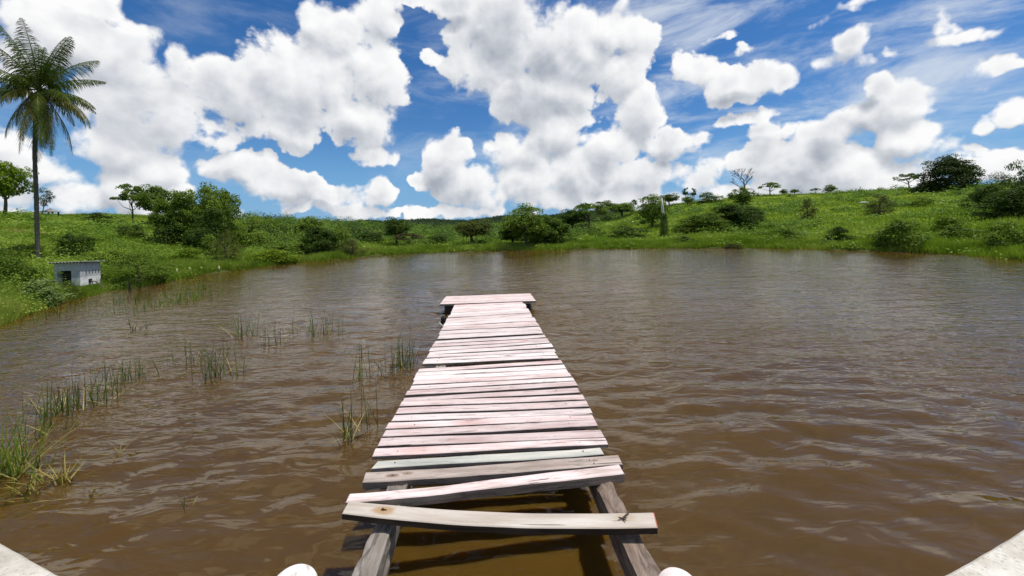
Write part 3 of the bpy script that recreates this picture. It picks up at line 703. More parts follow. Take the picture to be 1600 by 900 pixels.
def variant(key, seed, nclump, per, leaf, **kw):
    tk = {k: kw.pop(k) for k in ('r0', 'top', 'nl', 'lean') if k in kw}
    cm, cs = crown_mesh('crown', seed, nclump, per, leaf, **kw)
    VAR[key] = (cm, trunk_mesh('trunk', seed, cs, **tk))
variant('round', 1, 70, 95, .020, zlo=.10, crad=.16)
variant('round2', 2, 55, 95, .022, zlo=.18, crad=.18)
variant('big', 3, 130, 95, .0145, zlo=.05, crad=.13)
variant('dense', 4, 100, 90, .017, zlo=.0, crad=.14)
variant('umbrella', 5, 34, 85, .021, zlo=.45, shape='umbrella', crad=.13, flat=.6, top=.5, r0=.022, nl=9)
variant('umbrella2', 6, 26, 75, .023, zlo=.38, shape='umbrella', crad=.15, flat=.7, top=.45, r0=.025, nl=9)
variant('dome', 15, 150, 105, .0165, shape='bush', crad=.13, flat=1.15, r0=.03, top=.4)
variant('sparse', 7, 26, 42, .020, zlo=.25, crad=.13, r0=.016, nl=14)
variant('tall', 8, 16, 55, .030, zlo=.35, crad=.17, r0=.022, top=.7)
variant('bush', 9, 46, 75, .026, shape='bush', crad=.19, flat=1.35)
variant('bush2', 10, 36, 85, .028, shape='bush', crad=.22, flat=1.35)
variant('feather', 12, 60, 70, .015, shape='bush', crad=.16, flat=1.35)
variant('bushlow', 13, 30, 60, .032, shape='bush', crad=.2, flat=1.35)

def own_mat(o, mat):
    o.material_slots[0].link = 'OBJECT'; o.material_slots[0].material = mat
for k in VAR:
    VAR[k][0].materials.append(M['leaf_mid']); VAR[k][1].materials.append(M['bark'])
def place(px, base, top, wpx, key, mat, label, cat='tree', name=None, group=None, depth=None):
    g0 = ground(px, base) if depth is None else at_y(px, base, depth)
    if depth is not None: g0[2] = float(hill(g0[0], g0[1]))
    rr = ray(px, top); h = (H + rr[2] * g0[1]) - g0[2]; wd = wpx / F * g0[1] * 1.18 * (.35 + .65 * math.cos(math.atan2(g0[0], g0[1])))
    root = empty(name or (cat.replace(' ', '_')), (g0[0], g0[1], g0[2] - .05), RND.uniform(0, 6.28)); root.scale = (wd, wd, max(h, .3))
    cr = link('crown', VAR[key][0], None, root); own_mat(cr, M[mat])
    if cat == 'tree' or key not in ('bush', 'bush2', 'bushlow'):
        link('trunk', VAR[key][1], None, root)
    tag(root, label, cat, group); return root
SKY_G = 'small trees along the skyline of the right hill'
T = 'tree'; B = 'bush'
place(8,338,248,72,'round2','leaf_bright','bright green round tree cut by the left edge of the picture')
place(68,338,290,38,'sparse','leaf_olive','thin see-through tree behind the palm trunk beside the little pavilion')
place(207,350,282,46,'umbrella','leaf_mid','slender tree with open crown at the left end of the grove')
place(244,352,287,62,'round2','leaf_mid','round crowned tree joining the slender tree to the left grove')
place(262,380,304,62,'dense','leaf_mid','leafy tree in front left of the big grove')
place(292,384,292,62,'dense','leaf_mid','tallest dense tree in the middle of the left grove')
place(322,385,286,66,'round','leaf_mid','broad round tree with sunlit top in the left grove')
place(350,384,290,50,'round2','leaf_mid','see-through round tree at the right end of the left grove')
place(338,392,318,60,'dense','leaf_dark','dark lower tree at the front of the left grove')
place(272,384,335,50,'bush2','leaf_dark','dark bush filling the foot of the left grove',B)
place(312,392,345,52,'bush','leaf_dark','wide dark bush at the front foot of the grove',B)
place(372,392,345,46,'bush2','leaf_mid','round bush joining the grove to the shore scrub',B)
place(405,392,352,44,'bush','leaf_mid','green bush between the loose thin tree and the tan field',B)
place(425,408,384,60,'bush','leaf_bright','bright low bush at the shore below the tan field',B)
place(290,412,384,56,'bush2','leaf_bright','bright green bush on the grass below the grove',B)
place(168,420,382,60,'bush','leaf_mid','leafy bush right behind the pump house roof',B)
place(45,408,372,60,'bush','leaf_mid','leafy bush on the slope at the foot of the palm',B)
place(12,430,385,56,'feather','leaf_mid','soft bush at the left edge of the picture above the shore',B)
place(150,348,330,50,'bushlow','leaf_dark','low dark bush on the left ridge between pavilion and grove',B)
place(480,372,334,54,'bush2','leaf_mid','rounded bush on the skyline above the tan field',B)
place(420,368,334,50,'bush','leaf_mid','green bush on the skyline left of the tan field top',B)
place(205,372,345,44,B and 'bush','leaf_dark','low dark bush on the slope left of the grove',B)
place(118,404,354,62,'bush','leaf_dark','dark bush on the slope above the white pump house',B)
place(215,442,384,105,'feather','leaf_mid','wide soft feathery bush on the bank right of the pump house',B)
place(22,452,392,78,'bush2','leaf_mid','broad leafy bush on the bank left of the palm foot',B)
place(330,402,362,38,'bush2','leaf_mid','rounded green bush below the right end of the grove',B)
place(352,412,352,50,'feather','leaf_olive','greyish feathery shrub right of the grove near the shore',B)
place(388,382,328,60,'sparse','leaf_mid','loose thin tree right of the left grove')
place(455,400,372,70,'bush','leaf_mid','green bush on the left shore below the tan field',B)
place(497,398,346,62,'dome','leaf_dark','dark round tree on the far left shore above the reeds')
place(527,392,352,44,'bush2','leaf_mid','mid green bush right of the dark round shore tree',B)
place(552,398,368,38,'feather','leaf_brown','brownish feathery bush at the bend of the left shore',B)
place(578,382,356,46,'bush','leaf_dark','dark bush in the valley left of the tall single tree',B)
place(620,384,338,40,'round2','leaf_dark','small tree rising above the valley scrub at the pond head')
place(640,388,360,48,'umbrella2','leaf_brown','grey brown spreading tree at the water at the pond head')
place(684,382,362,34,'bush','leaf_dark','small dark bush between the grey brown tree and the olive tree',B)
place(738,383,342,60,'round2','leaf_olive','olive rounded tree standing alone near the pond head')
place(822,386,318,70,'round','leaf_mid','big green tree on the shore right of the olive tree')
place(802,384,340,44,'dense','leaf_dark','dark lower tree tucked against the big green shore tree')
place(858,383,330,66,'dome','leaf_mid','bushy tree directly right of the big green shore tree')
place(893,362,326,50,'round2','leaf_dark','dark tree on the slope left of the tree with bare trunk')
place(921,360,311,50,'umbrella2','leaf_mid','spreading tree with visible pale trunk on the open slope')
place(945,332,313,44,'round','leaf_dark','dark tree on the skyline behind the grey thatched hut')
place(972,340,316,46,'round2','leaf_mid','round dark tree right of the grey thatched hut')
place(990,320,309,11,'umbrella2','leaf_dark','tiny lone tree on the skyline above the hut slope',T,None,SKY_G)
place(1020,356,303,52,'round','leaf_mid','tall broad tree left of the white dead trunk')
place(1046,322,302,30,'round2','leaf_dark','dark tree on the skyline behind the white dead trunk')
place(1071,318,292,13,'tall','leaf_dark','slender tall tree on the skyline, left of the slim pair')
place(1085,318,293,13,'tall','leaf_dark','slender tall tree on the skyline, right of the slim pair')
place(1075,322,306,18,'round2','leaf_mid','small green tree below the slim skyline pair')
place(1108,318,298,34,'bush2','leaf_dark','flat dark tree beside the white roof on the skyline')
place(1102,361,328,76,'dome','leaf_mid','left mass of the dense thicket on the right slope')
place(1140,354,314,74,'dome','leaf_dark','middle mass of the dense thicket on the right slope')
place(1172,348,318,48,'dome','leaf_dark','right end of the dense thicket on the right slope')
place(1160,325,291,36,'round','leaf_mid','leafy tree below the bare branches on the skyline')
place(1070,362,340,36,'bush2','leaf_bright','bright bush in front of the thicket beside the ivy trunk',B)
place(1178,309,297,9,'tall','leaf_dark','tiny dark cone of a tree right of the bare tree',T,None,SKY_G)
place(1203,306,282,29,'umbrella2','leaf_mid','spreading small tree right of the bare tree on the skyline',T,None,SKY_G)
place(1225,304,295,13,'round','leaf_dark','left one of two tiny round skyline trees',T,None,SKY_G)
place(1241,304,295,13,'round2','leaf_dark','right one of two tiny round skyline trees',T,None,SKY_G)
place(1274,303,293,16,'umbrella','leaf_dark','small flat topped tree in the middle of the right skyline',T,None,SKY_G)
place(1297,303,288,20,'round','leaf_mid','small round tree right of the flat topped one on the skyline',T,None,SKY_G)
place(1420,295,267,31,'umbrella2','leaf_mid','small tree with clear trunk left of the big dark tree',T,None,SKY_G)
place(1484,299,237,92,'dome','leaf_deep','big dark dome shaped tree on the crest of the right hill')
place(1560,318,262,55,'feather','leaf_olive','feathery tree right of the big dome shaped tree',T)
place(1590,325,246,50,'sparse','leaf_dark','ragged tree at the right edge of the picture',T)
place(1592,340,284,100,'dome','leaf_dark','dark thicket at the right edge below the ragged tree',T)
place(1545,324,284,60,'dome','leaf_dark','dark bush at the foot of the feathery tree',B)
place(1262,344,304,28,'feather','leaf_brown','thin brownish shrub on the open right slope',B)
place(1375,334,298,44,'feather','leaf_brown','brown green shrub on the upper right slope',B)
place(1310,379,346,36,'bush','leaf_dark','dark bush near the white rocks on the right shore',B)
place(1408,385,330,76,'bush','leaf_mid','large leafy bush on the right shore',B)
place(1475,362,332,56,'bush2','leaf_bright','bright bush on the slope right of the large shore bush',B)
place(1578,386,338,66,'bush2','leaf_mid','tall leafy bush on the shore near the right edge',B)
place(1495,372,350,60,'bushlow','leaf_mid','low spreading bush between the two shore bushes on the right',B)
place(1225,376,352,60,'bushlow','leaf_mid','low green bush on the right shore left of the rocks',B)
place(980,372,350,60,'bushlow','leaf_dark','low dark bush on the far shore left of the ivy trunk',B)
place(1068,380,366,40,'bushlow','leaf_mid','low green bush on the far shore right of the ivy trunk',B)
place(1145,388,379,28,'bushlow','leaf_brown','small brown reedy bush at the water on the far shore',B)
place(1440,322,306,40,'bushlow','leaf_mid','low bush below the crest near the big dome tree',B)
place(70,470,430,70,'bush2','leaf_pale','pale flowering bush in front of the pump house doorway',B)
place(104,462,436,44,'feather','leaf_brown','reddish dry bush in the doorway of the pump house',B)
place(245,441,420,30,'bushlow','leaf_mid','low green bush by the first pale stakes of the left shore',B)

# bare tree
def bare_tree(px, base, top, label):
    g0 = ground(px, base); rr = ray(px, top); h = (H + rr[2] * g0[1]) - g0[2]
    root = empty('bare_tree', tuple(g0)); rg = random.Random(21); tr = MB(); br = MB()
    tr.tube([(0, 0, -.1), (.02 * h, 0, h * .3), (0, 0, h * .62)], [.035 * h, .025 * h, .017 * h], 8)
    def grow(p, d, L, r, n):
        q = p + d * L; mid = p + d * L * .5 + Vector((rg.uniform(-1, 1), rg.uniform(-1, 1), 0)) * L * .07
        br.tube([p, mid, q], [r, r * .8, r * .6], 5)
        if n > 0:
            for _ in range(3):
                e = (d + Vector((rg.uniform(-.75, .75), rg.uniform(-.75, .75), rg.uniform(-.1, .6)))).normalized(); grow(q, e, L * rg.uniform(.6, .85), r * .62, n - 1)
    for z, ang in ((.30, 2.9), (.42, .4), (.5, 3.5), (.58, .2), (.62, 1.6), (.62, 2.4), (.38, 4.7)):
        grow(Vector((0, 0, h * z)), Vector((math.cos(ang) * .9, math.sin(ang) * .9, .75)).normalized(), h * .19, .012 * h, 3)
    tr.build('trunk', M['dead_wood'], root, True); br.build('branches', M['dead_wood'], root, True); tag(root, label, 'tree')
bare_tree(1163, 312, 262, 'leafless tree with fine bare branches on the skyline of the right hill')
# dead trunk wrapped in ivy
g0 = ground(1038, 371); sc = g0[1] / F
root = empty('ivy_trunk', tuple(g0)); h = 62 * sc
MB().tube([(0, 0, -.2), (-.1 * h * .1, 0, h * .5), (-.03 * h, 0, h * .8), (-.035 * h, 0, h)], [.05 * h, .04 * h, .032 * h, .012 * h], 9).build('trunk', M['white_dead'], root, True)
rg = np.random.default_rng(5); k = 2200; zz = rg.uniform(0, .62, k) ; an = rg.uniform(0, 6.28, k); rad = (.125 - .09 * zz) * h * rg.uniform(.5, 1.1, k)
Pp = np.stack([np.cos(an) * rad, np.sin(an) * rad, zz * h], -1); v, f = leaves(Pp, np.stack([np.cos(an), np.sin(an), np.full(k, .4)], -1) + rg.normal(size=(k, 3)) * .4, .016 * h, rg)
link('ivy', np_mesh('ivy', v, f), M['leaf_mid'], root); tag(root, 'dead trunk with bleached white top wrapped in dark ivy', 'dead tree')

# ------------------------------------------------------------------ coconut palm
PY_ = 25.0
pb = at_y(60, 412, PY_); pbz = float(hill(pb[0], pb[1])); ct = at_y(61, 141, PY_)
palm = empty('coconut_palm', (pb[0], pb[1], pbz)); base = Vector((pb[0], pb[1], pbz))
knee = [at_y(x_, y_, PY_) for x_, y_ in ((59, 400), (58, 360), (56.5, 300), (54, 240), (55, 190), (60, 150))]
tp = [Vector((pb[0], pb[1], pbz - .3)) - base] + [Vector(q) - base for q in knee]
pts, rd = [], []
for i in range(len(tp) - 1):
    for u in np.linspace(0, 1, 9)[:-1]:
        pts.append(tp[i].lerp(tp[i + 1], u))
pts.append(tp[-1])
for i in range(len(pts)):
    u = i / (len(pts) - 1); rd.append((.122 - .03 * u) * (1.35 if i < 2 else 1) * (1.06 if i % 2 else .95))
MB().tube(pts, rd, 10).build('trunk', M['palm_bark'], palm, True)
cc = Vector(ct) - base; rg = random.Random(31)
def frond(az, el, L, droop, mat, seed):
    """curved rachis with hanging leaflets, built in crown coordinates"""
    r3 = random.Random(seed); n = 14; p = Vector(cc); pts = [p.copy()]; e = el; step = L / n; dirs = []
    for i in range(n):
        d = Vector((math.cos(az) * math.cos(e), math.sin(az) * math.cos(e), math.sin(e))); dirs.append(d)
        p = p + d * step; pts.append(p.copy()); e -= droop / n * (0.5 + 1.3 * i / n)
        e = max(e, -1.5)
    fr = MB().tube(pts, [.032 * (1 - .85 * i / n) + .004 for i in range(n + 1)], 5)
    root = fr.build('frond', M['palm_old'] if mat == 'palm_old' else M['palm_leaf'], palm)
    vs, fs = [], []; ns = 80
    for k in range(ns):
        u = .14 + .86 * k / (ns - 1); q = u * n; i = min(int(q), n - 1); P0 = pts[i].lerp(pts[i + 1], q - i); d = dirs[i]
        side0 = d.cross(Vector((0, 0, 1))); side0 = side0.normalized() if side0.length > .05 else Vector((-math.sin(az), math.cos(az), 0))
        ll = L * .25 * math.sin(math.pi * min(1, .18 + .80 * u)) ** .6 * (1.05 - .35 * u)
        for s in (-1, 1):
            dd = (side0 * s * (1 - .25 * u) + Vector((r3.uniform(-.22, .22), r3.uniform(-.22, .22), r3.uniform(-.15, .15))) + d * (.45 + .5 * u) + Vector((0, 0, -.55 - r3.uniform(0, .55)))).normalized()
            l = ll * r3.uniform(.7, 1.12); wv = d * .0165
            m1 = P0 + dd * l * .5; m2 = P0 + dd * l * .82 + Vector((0, 0, -.16 * l)); m3 = P0 + dd * l * .98 + Vector((0, 0, -.38 * l))
            b0 = len(vs); vs += [P0 - wv * .6, P0 + wv * .6, m1 + wv, m1 - wv, m2 + wv * .75, m2 - wv * .75, m3]
            fs += [(b0, b0 + 1, b0 + 2, b0 + 3), (b0 + 3, b0 + 2, b0 + 4, b0 + 5), (b0 + 5, b0 + 4, b0 + 6)]
    o = link('leaflets', py_mesh('leaflets', vs, fs), M[mat], root)
FR = []
jit = lambda a: a + rg.uniform(-.22, .22)
for k in range(7): FR.append((jit(k * 2.40 + .4), math.radians(rg.uniform(68, 86)), rg.uniform(4.9, 5.7), .40, 'palm_leaf'))
for k in range(7): FR.append((jit(k * .90 + .15), math.radians(rg.uniform(36, 62)), rg.uniform(4.2, 4.9), .75, 'palm_leaf'))
for k in range(8): FR.append((jit(k * .785 + .5), math.radians(rg.uniform(2, 26)), rg.uniform(3.4, 4.2), 1.1, 'palm_leaf'))
for k in range(8): FR.append((jit(k * .785 + .1), math.radians(rg.uniform(-30, -6)), rg.uniform(3.5, 4.3), 1.2, 'palm_old' if k % 3 == 0 else 'palm_leaf'))
for k in range(12): FR.append((jit(k * .523 + .35), math.radians(rg.uniform(-82, -46)), rg.uniform(4.4, 5.6), .6, 'palm_old' if k % 2 else 'palm_leaf'))
for i, f_ in enumerate(FR): frond(f_[0], f_[1], f_[2] * rg.uniform(.88, 1.08) * .80, f_[3], f_[4], i)
mb = MB()
for k in range(9):
    a = k * .7; q = cc + Vector((math.cos(a) * .32, math.sin(a) * .32, -.35 - .1 * (k % 3)))
    b0 = len(mb.v)
    mb.tube([q + Vector((0, 0, z)) for z in (-.15, -.1, 0, .1, .14)], [.03, .1, .13, .1, .03], 8)
mb.build('coconuts', M['palm_old'], palm, True)
tag(palm, 'tall coconut palm with drooping fronds standing behind the pump house', 'palm tree')

# ------------------------------------------------------------------ pump house
m, t, p = new_mat('white_washed_wall'); tc = t.node('ShaderNodeTexCoord'); v = tc.outputs['Object']
sx = t.node('ShaderNodeSeparateXYZ'); t.l.new(v, sx.inputs[0])
n1 = t.noise(v, 5, 7, .7); n2 = t.noise(v, 1.6, 4, .6)
white = t.ramp(n1, [(.3, (.52, .51, .47)), (.55, (.78, .78, .76))]); grey = t.ramp(n1, [(.3, (.34, .36, .37)), (.7, (.52, .54, .55))])
f = t.smooth(t.math('ADD', sx.outputs[2], t.math('MULTIPLY_ADD', n1, .35, -.17)), .70, .76)
col = t.mix(f, white, grey)
col = t.mix(t.math('MULTIPLY', t.smooth(n2, .52, .62), .5), col, (.20, .20, .17))
t.l.new(col, p.inputs['Base Color']); p.inputs['Roughness'].default_value = .9; bump(t, n1, .6, .02, p); M['wash'] = m
c0 = at_z(126, 459, 0.0); ang = math.atan2(.97, -.25)          # long axis of the lake-side wall
hut = empty('pump_house', (c0[0], c0[1], .05), ang)             # local x runs away from the viewer along the lake wall, local y to the left
LX, LY, HH, W_ = 1.30, .98, 1.47, .1
mb = MB(); 
# lake wall (y = 0) with five slots near the top
slots = [.34 + .20 * k for k in range(5)]; xs_ = [0.0]
for s_ in slots: xs_ += [s_, s_ + .07]
xs_.append(LX)
mb.box((0, 0, -.4), (LX, W_, .82)); mb.box((0, 0, 1.02), (LX, W_, HH - .02))
for k in range(0, len(xs_), 2): mb.box((xs_[k], 0, .82), (xs_[k + 1], W_, 1.02))
# front wall (x = 0) with a wide doorway
mb.box((0, W_, -.4), (W_, .34, HH)); mb.box((0, .34, 1.08), (W_, .89, HH)); mb.box((0, .89, -.4), (W_, LY, HH))
mb.box((W_, LY - W_, -.4), (LX - W_, LY, HH - .01)); mb.box((LX - W_, W_, -.4), (LX, LY, HH - .03))
mb.build('wall', M['wash'], hut)
n = 40; vs, fs = [], []
for i in range(n + 1):
    y = -.16 + (LY + .3) * i / n; zz = .022 * math.sin(i * math.pi / 2 * 1.0)
    for x, dz in ((-.16, .0), (LX + .12, -.10)): vs += [(x, y, HH + .035 + dz + zz), (x, y, HH + .02 + dz + zz)]
for i in range(n):
    b0 = i * 4; b1 = b0 + 4
    fs += [(b0, b0 + 2, b1 + 2, b1), (b0 + 1, b1 + 1, b1 + 3, b0 + 3), (b0, b1, b1 + 1, b0 + 1), (b0 + 2, b0 + 3, b1 + 3, b1 + 2)]
link('roof', py_mesh('roof', vs, fs), M['roof_grey'], hut)
MB().box((.5, -.04, .42), (.68, 0.0, .60)).build('pipe_hole_dark_block', M['black'], hut)  # solid dark block; its colour stands for the shade inside a pipe hole
MB().tube([(.6, .02, .48), (.6, -.22, .46), (.75, -.5, .05), (.8, -.9, -.15)], [.03] * 4, 7).build('pipe', M['dead_wood'], hut)
MB().tube([(.58, -.1, .45), (.56, -.18, .1), (.56, -.2, -.3)], [.022] * 3, 7).build('pipe', M['dead_wood'], hut)
MB().box((.25, .15, -.3), (.3, LY - .15, 1.0)).build('doorway_shade_panel', M['black'], hut)  # dark panel added behind the doorway, painting in the shade of the room
tag(hut, 'small white washed pump house with grey corrugated roof on the left bank', 'shed')

# pavilion on the left ridge
g0 = ground(79, 337.5); sc = g0[1] / F; pav = empty('pavilion', tuple(g0), .3)
W2, Hh = 7.5 * sc, 12 * sc
for x_ in (-W2, W2):
    for y_ in (-W2, W2): MB().box((x_ * .8 - .08, y_ * .8 - .08, -.3), (x_ * .8 + .08, y_ * .8 + .08, Hh * .55)).build('post', M['dead_wood'], pav)
e_ = W2 * 1.35; vs = [(-e_, -e_, Hh * .52), (e_, -e_, Hh * .52), (e_, e_, Hh * .52), (-e_, e_, Hh * .52)]
vs += [(x_ * .45, y_ * .45, Hh * .72) for x_, y_, _ in vs[:4]] + [(0, 0, Hh), (0, 0, Hh * .5)]
link('roof', py_mesh('roof', vs, [(0, 1, 5, 4), (1, 2, 6, 5), (2, 3, 7, 6), (3, 0, 4, 7), (4, 5, 8), (5, 6, 8), (6, 7, 8), (7, 4, 8), (1, 0, 9), (2, 1, 9), (3, 2, 9), (0, 3, 9)]), M['thatch'], pav)
MB().box((-W2 * .9, -W2 * .85, .5 * Hh * .3), (W2 * .9, -W2 * .8, Hh * .22)).build('rail', M['dead_wood'], pav)
tag(pav, 'tiny open pavilion with peaked roof on the left ridge', 'pavilion')
# grey thatched hut on the right slope
g0 = ground(955, 336); sc = g0[1] / F; th = empty('thatched_hut', tuple(g0), .25); a_, b_, h_ = 10.5 * sc, 6 * sc, 12 * sc
MB().box((-a_ * .8, -b_ * .8, -.3), (a_ * .8, b_ * .8, h_ * .35)).build('wall', M['dead_wood'], th)
vs = [(-a_, -b_, h_ * .25), (a_, -b_, h_ * .25), (a_, b_, h_ * .25), (-a_, b_, h_ * .25), (-a_ * .75, -b_ * .55, h_ * .75), (a_ * .75, -b_ * .55, h_ * .75), (a_ * .75, b_ * .55, h_ * .75), (-a_ * .75, b_ * .55, h_ * .75), (-a_ * .4, 0, h_), (a_ * .4, 0, h_)]
link('roof', py_mesh('roof', vs, [(0, 1, 5, 4), (1, 2, 6, 5), (2, 3, 7, 6), (3, 0, 4, 7), (4, 5, 9, 8), (5, 6, 9), (6, 7, 8, 9), (7, 4, 8), (3, 2, 1, 0)], True), M['thatch'], th)
tag(th, 'low grey thatched hut with rounded roof on the slope', 'hut')
# white building far behind the thicket
g0 = ground(1119, 314); sc = g0[1] / F; fb = empty('white_building', tuple(g0), -.2)
MB().box((-7 * sc, -3 * sc, -1), (7 * sc, 3 * sc, 2.2 * sc)).build('wall', M['wash'], fb)
vs = [(-8 * sc, -4 * sc, 2.0 * sc), (8 * sc, -4 * sc, 2.0 * sc), (8 * sc, 4 * sc, 2.0 * sc), (-8 * sc, 4 * sc, 2.0 * sc), (-8 * sc, 0, 3.6 * sc), (8 * sc, 0, 3.6 * sc)]
link('roof', py_mesh('roof', vs, [(0, 1, 5, 4), (2, 3, 4, 5), (1, 2, 5), (3, 0, 4), (3, 2, 1, 0)]), M['rock'], fb)
tag(fb, 'long low building with white roof on the skyline behind the thicket', 'building')

# pale stakes on the left shore
stk = [(242,433,12),(276,430,10),(297,428,10),(316,426,9),(342,425,9),(369,421,8)]
sm = MB().tube([(0, 0, -.4), (.01, 0, .5), (0, 0, 1.0)], [.05, .048, .04], 7); sme = py_mesh('stake', sm.v, sm.f, True); sme.materials.append(M['post_pale'])
lab = ['pale stake at the left end of the row on the left shore', 'second pale stake from the left on the left shore', 'third pale stake from the left on the left shore',
       'fourth pale stake from the left on the left shore', 'fifth pale stake from the left, near the grove shore bushes', 'pale stake at the right end of the row on the left shore']
for (x_, y_, hp), lb in zip(stk, lab):
    g0 = ground(x_, y_); o = link('stake', sme); o.location = tuple(g0); o.scale = (1, 1, hp / F * g0[1]); o.rotation_euler = (RND.uniform(-.06, .06), RND.uniform(-.06, .06), 0)
    tag(o, lb, 'stake', 'pale stakes along the left shore')
g0 = at_z(203, 455, 0); o = MB().tube([(0, 0, -.5), (0, 0, .2), (.01, 0, .42)], [.05, .05, .045], 8).build('dark_stake', M['black']); o.location = tuple(g0)
tag(o, 'short dark stake standing in the shallows right of the pump house', 'stake')
# pale rocks
def rock(px, py, wpx, label, sq=.5):
    g0 = ground(px, py); r = wpx / F * g0[1] / 2; vs, fs = [], []; n, mm = 12, 7; sd = px
    for i in range(mm + 1):
        for k in range(n):
            a = 2 * math.pi * k / n; e = -math.pi / 2 + math.pi * i / mm; v = Vector((math.cos(e) * math.cos(a), math.cos(e) * math.sin(a), math.sin(e)))
            s_ = r * (1 + .35 * mnoise.noise(v * 1.7 + Vector((sd, 0, 0)))); vs.append((v.x * s_, v.y * s_ * .7, v.z * s_ * sq))
    for i in range(mm):
        for k in range(n): fs.append((i * n + k, i * n + (k + 1) % n, (i + 1) * n + (k + 1) % n, (i + 1) * n + k))
    o = link('rock', py_mesh('rock', vs, fs, True), M['rock']); o.location = (g0[0], g0[1], g0[2] + r * sq * .5); o.rotation_euler = (0, 0, px)
    tag(o, label, 'rock', 'pale rocks on the slopes')
rock(1304, 383, 12, 'flat white rock at the water on the right shore', .35)
rock(1321, 378, 6, 'small upright white rock just above the flat one', 1.2)
rock(1350, 318, 12, 'long white rock high on the open right slope', .35)
rock(988, 348, 7, 'small white rock on the slope below the thatched hut', .4)

# ------------------------------------------------------------------ reeds standing in the water
def blades(mb_v, mb_f, x, y, z, h, lean, az, wd, bend=.4):
    b0 = len(mb_v); dx, dy = math.cos(az), math.sin(az); sxx, syy = -dy * wd, dx * wd
    for i, u in enumerate((0, .35, .7, 1.0)):
        o = lean * h * (u + bend * u * u); zz = z + h * u * (1 - .18 * lean * u); ww = (1, .85, .6, .08)[i]
        mb_v += [(x + dx * o - sxx * ww, y + dy * o - syy * ww, zz), (x + dx * o + sxx * ww, y + dy * o + syy * ww, zz)]
    for i in range(3): q = b0 + i * 2; mb_f.append((q, q + 1, q + 3, q + 2))
def reed(px, py, hp, n, sp, label, mat='reed', lean=.27, wd=.006, dry=3, seed=None, depthsp=.5):
    g0 = at_z(px, py, 0.0); sc = g0[1] / F; rg = random.Random(seed or int(px * 7 + py)); root = empty('reed_clump', (g0[0], g0[1], 0))
    vs, fs = [], []
    wd = max(wd, sc * .42)
    for k in range(n):
        x = rg.gauss(0, sp * sc * .55); y = rg.gauss(0, sp * sc * depthsp)
        blades(vs, fs, x, y, -.1, (hp * sc + .1) * rg.uniform(.45, 1.1), abs(rg.gauss(0, lean)), rg.uniform(0, 6.28), wd * rg.uniform(.6, 1.2))
    link('stems', py_mesh('stems', vs, fs), M[mat], root)
    if dry:
        vs, fs = [], []
        for k in range(dry):
            x = rg.gauss(0, sp * sc * .6); y = rg.gauss(0, sp * sc * .5)
            blades(vs, fs, x, y, 0, hp * sc * rg.uniform(.3, .6), rg.uniform(.6, 1.8), rg.uniform(0, 6.28), wd, .2)
        link('dry_blades', py_mesh('dry_blades', vs, fs), M['straw'], root)
    tag(root, label, 'reeds', 'reed clumps standing in the shallow water')
reed(345, 588, 62, 46, 26, 'dense reed clump with pale foot in the middle of the left water', dry=8)
reed(300, 565, 48, 16, 26, 'loose reeds just left of the dense middle clump')
reed(385, 525, 46, 34, 18, 'reed clump behind the middle clump, left of the far loose stems')
reed(428, 540, 50, 18, 22, 'far loose reed stems between the two rear clumps')
reed(503, 522, 44, 44, 22, 'upright rear reed clump farthest right of the open water row')
reed(467, 518, 38, 9, 16, 'few thin stems left of the upright rear clump')
reed(632, 574, 62, 46, 16, 'green reed clump close to the left side of the pier', dry=3)
reed(600, 585, 60, 12, 16, 'scattered dark stems beside the green clump near the pier')
reed(565, 592, 66, 12, 18, 'tall thin leaning stems left of the pier')
reed(545, 688, 88, 20, 13, 'sparse nearest reed clump left of the pier with drooping blades', dry=7, lean=.16)
reed(575, 668, 78, 9, 22, 'thin single stems between the nearest clump and the pier')
reed(90, 645, 62, 55, 28, 'reed clump left in the shallow water with flattened straw', dry=14)
reed(150, 628, 62, 50, 34, 'broad middle reed clump of the left shallows', dry=6)
reed(210, 592, 42, 48, 22, 'low dense reed clump right of the left shallows')
reed(60, 680, 50, 18, 26, 'few broken reeds behind the bright tuft at the left edge', dry=10)
reed(2, 745, 100, 120, 34, 'bright green grass tuft in the water at the left edge', mat='reed_bright', dry=70, lean=.34, depthsp=.6)
reed(42, 765, 36, 22, 40, 'matted yellow green grass at the foot of the bright tuft', mat='reed_bright', dry=50, lean=.8)
reed(100, 748, 42, 14, 18, 'bent yellow blades right of the matted grass', mat='straw', dry=22, lean=.7)
reed(140, 765, 24, 4, 14, 'single yellow bent blade farthest out from the left edge', mat='straw', dry=5, lean=.8)
reed(180, 708, 20, 4, 10, 'floating straw blades in the open left water', mat='straw', dry=4, lean=1.2)
reed(285, 795, 26, 5, 12, 'few submerged twigs in the near left water', mat='leaf_brown' , dry=1, lean=.5)
reed(1070, 528, 28, 1, 1, 'single thin stem in the open water right of the pier', dry=0)
reed(215, 515, 22, 12, 10, 'thin far stems in the left water behind the reeds')
reed(290, 470, 26, 90, 30, 'green grass island off the left shore', mat='reed_bright', lean=.3, depthsp=1.2)
reed(245, 478, 18, 60, 34, 'short drowned grass off the left shore near the stakes', mat='reed_bright', lean=.3, depthsp=1.2)
reed(316, 452, 10, 40, 6, 'dark drowned tussock at the tip of the grass island', mat='leaf_dark', lean=.5)
reed(205, 470, 20, 50, 36, 'short grass in the shallows below the dark stake', mat='reed', lean=.3, depthsp=1.0)
reed(120, 488, 18, 70, 50, 'short grass in the shallows in front of the pump house', mat='reed_bright', lean=.3, depthsp=1.0)

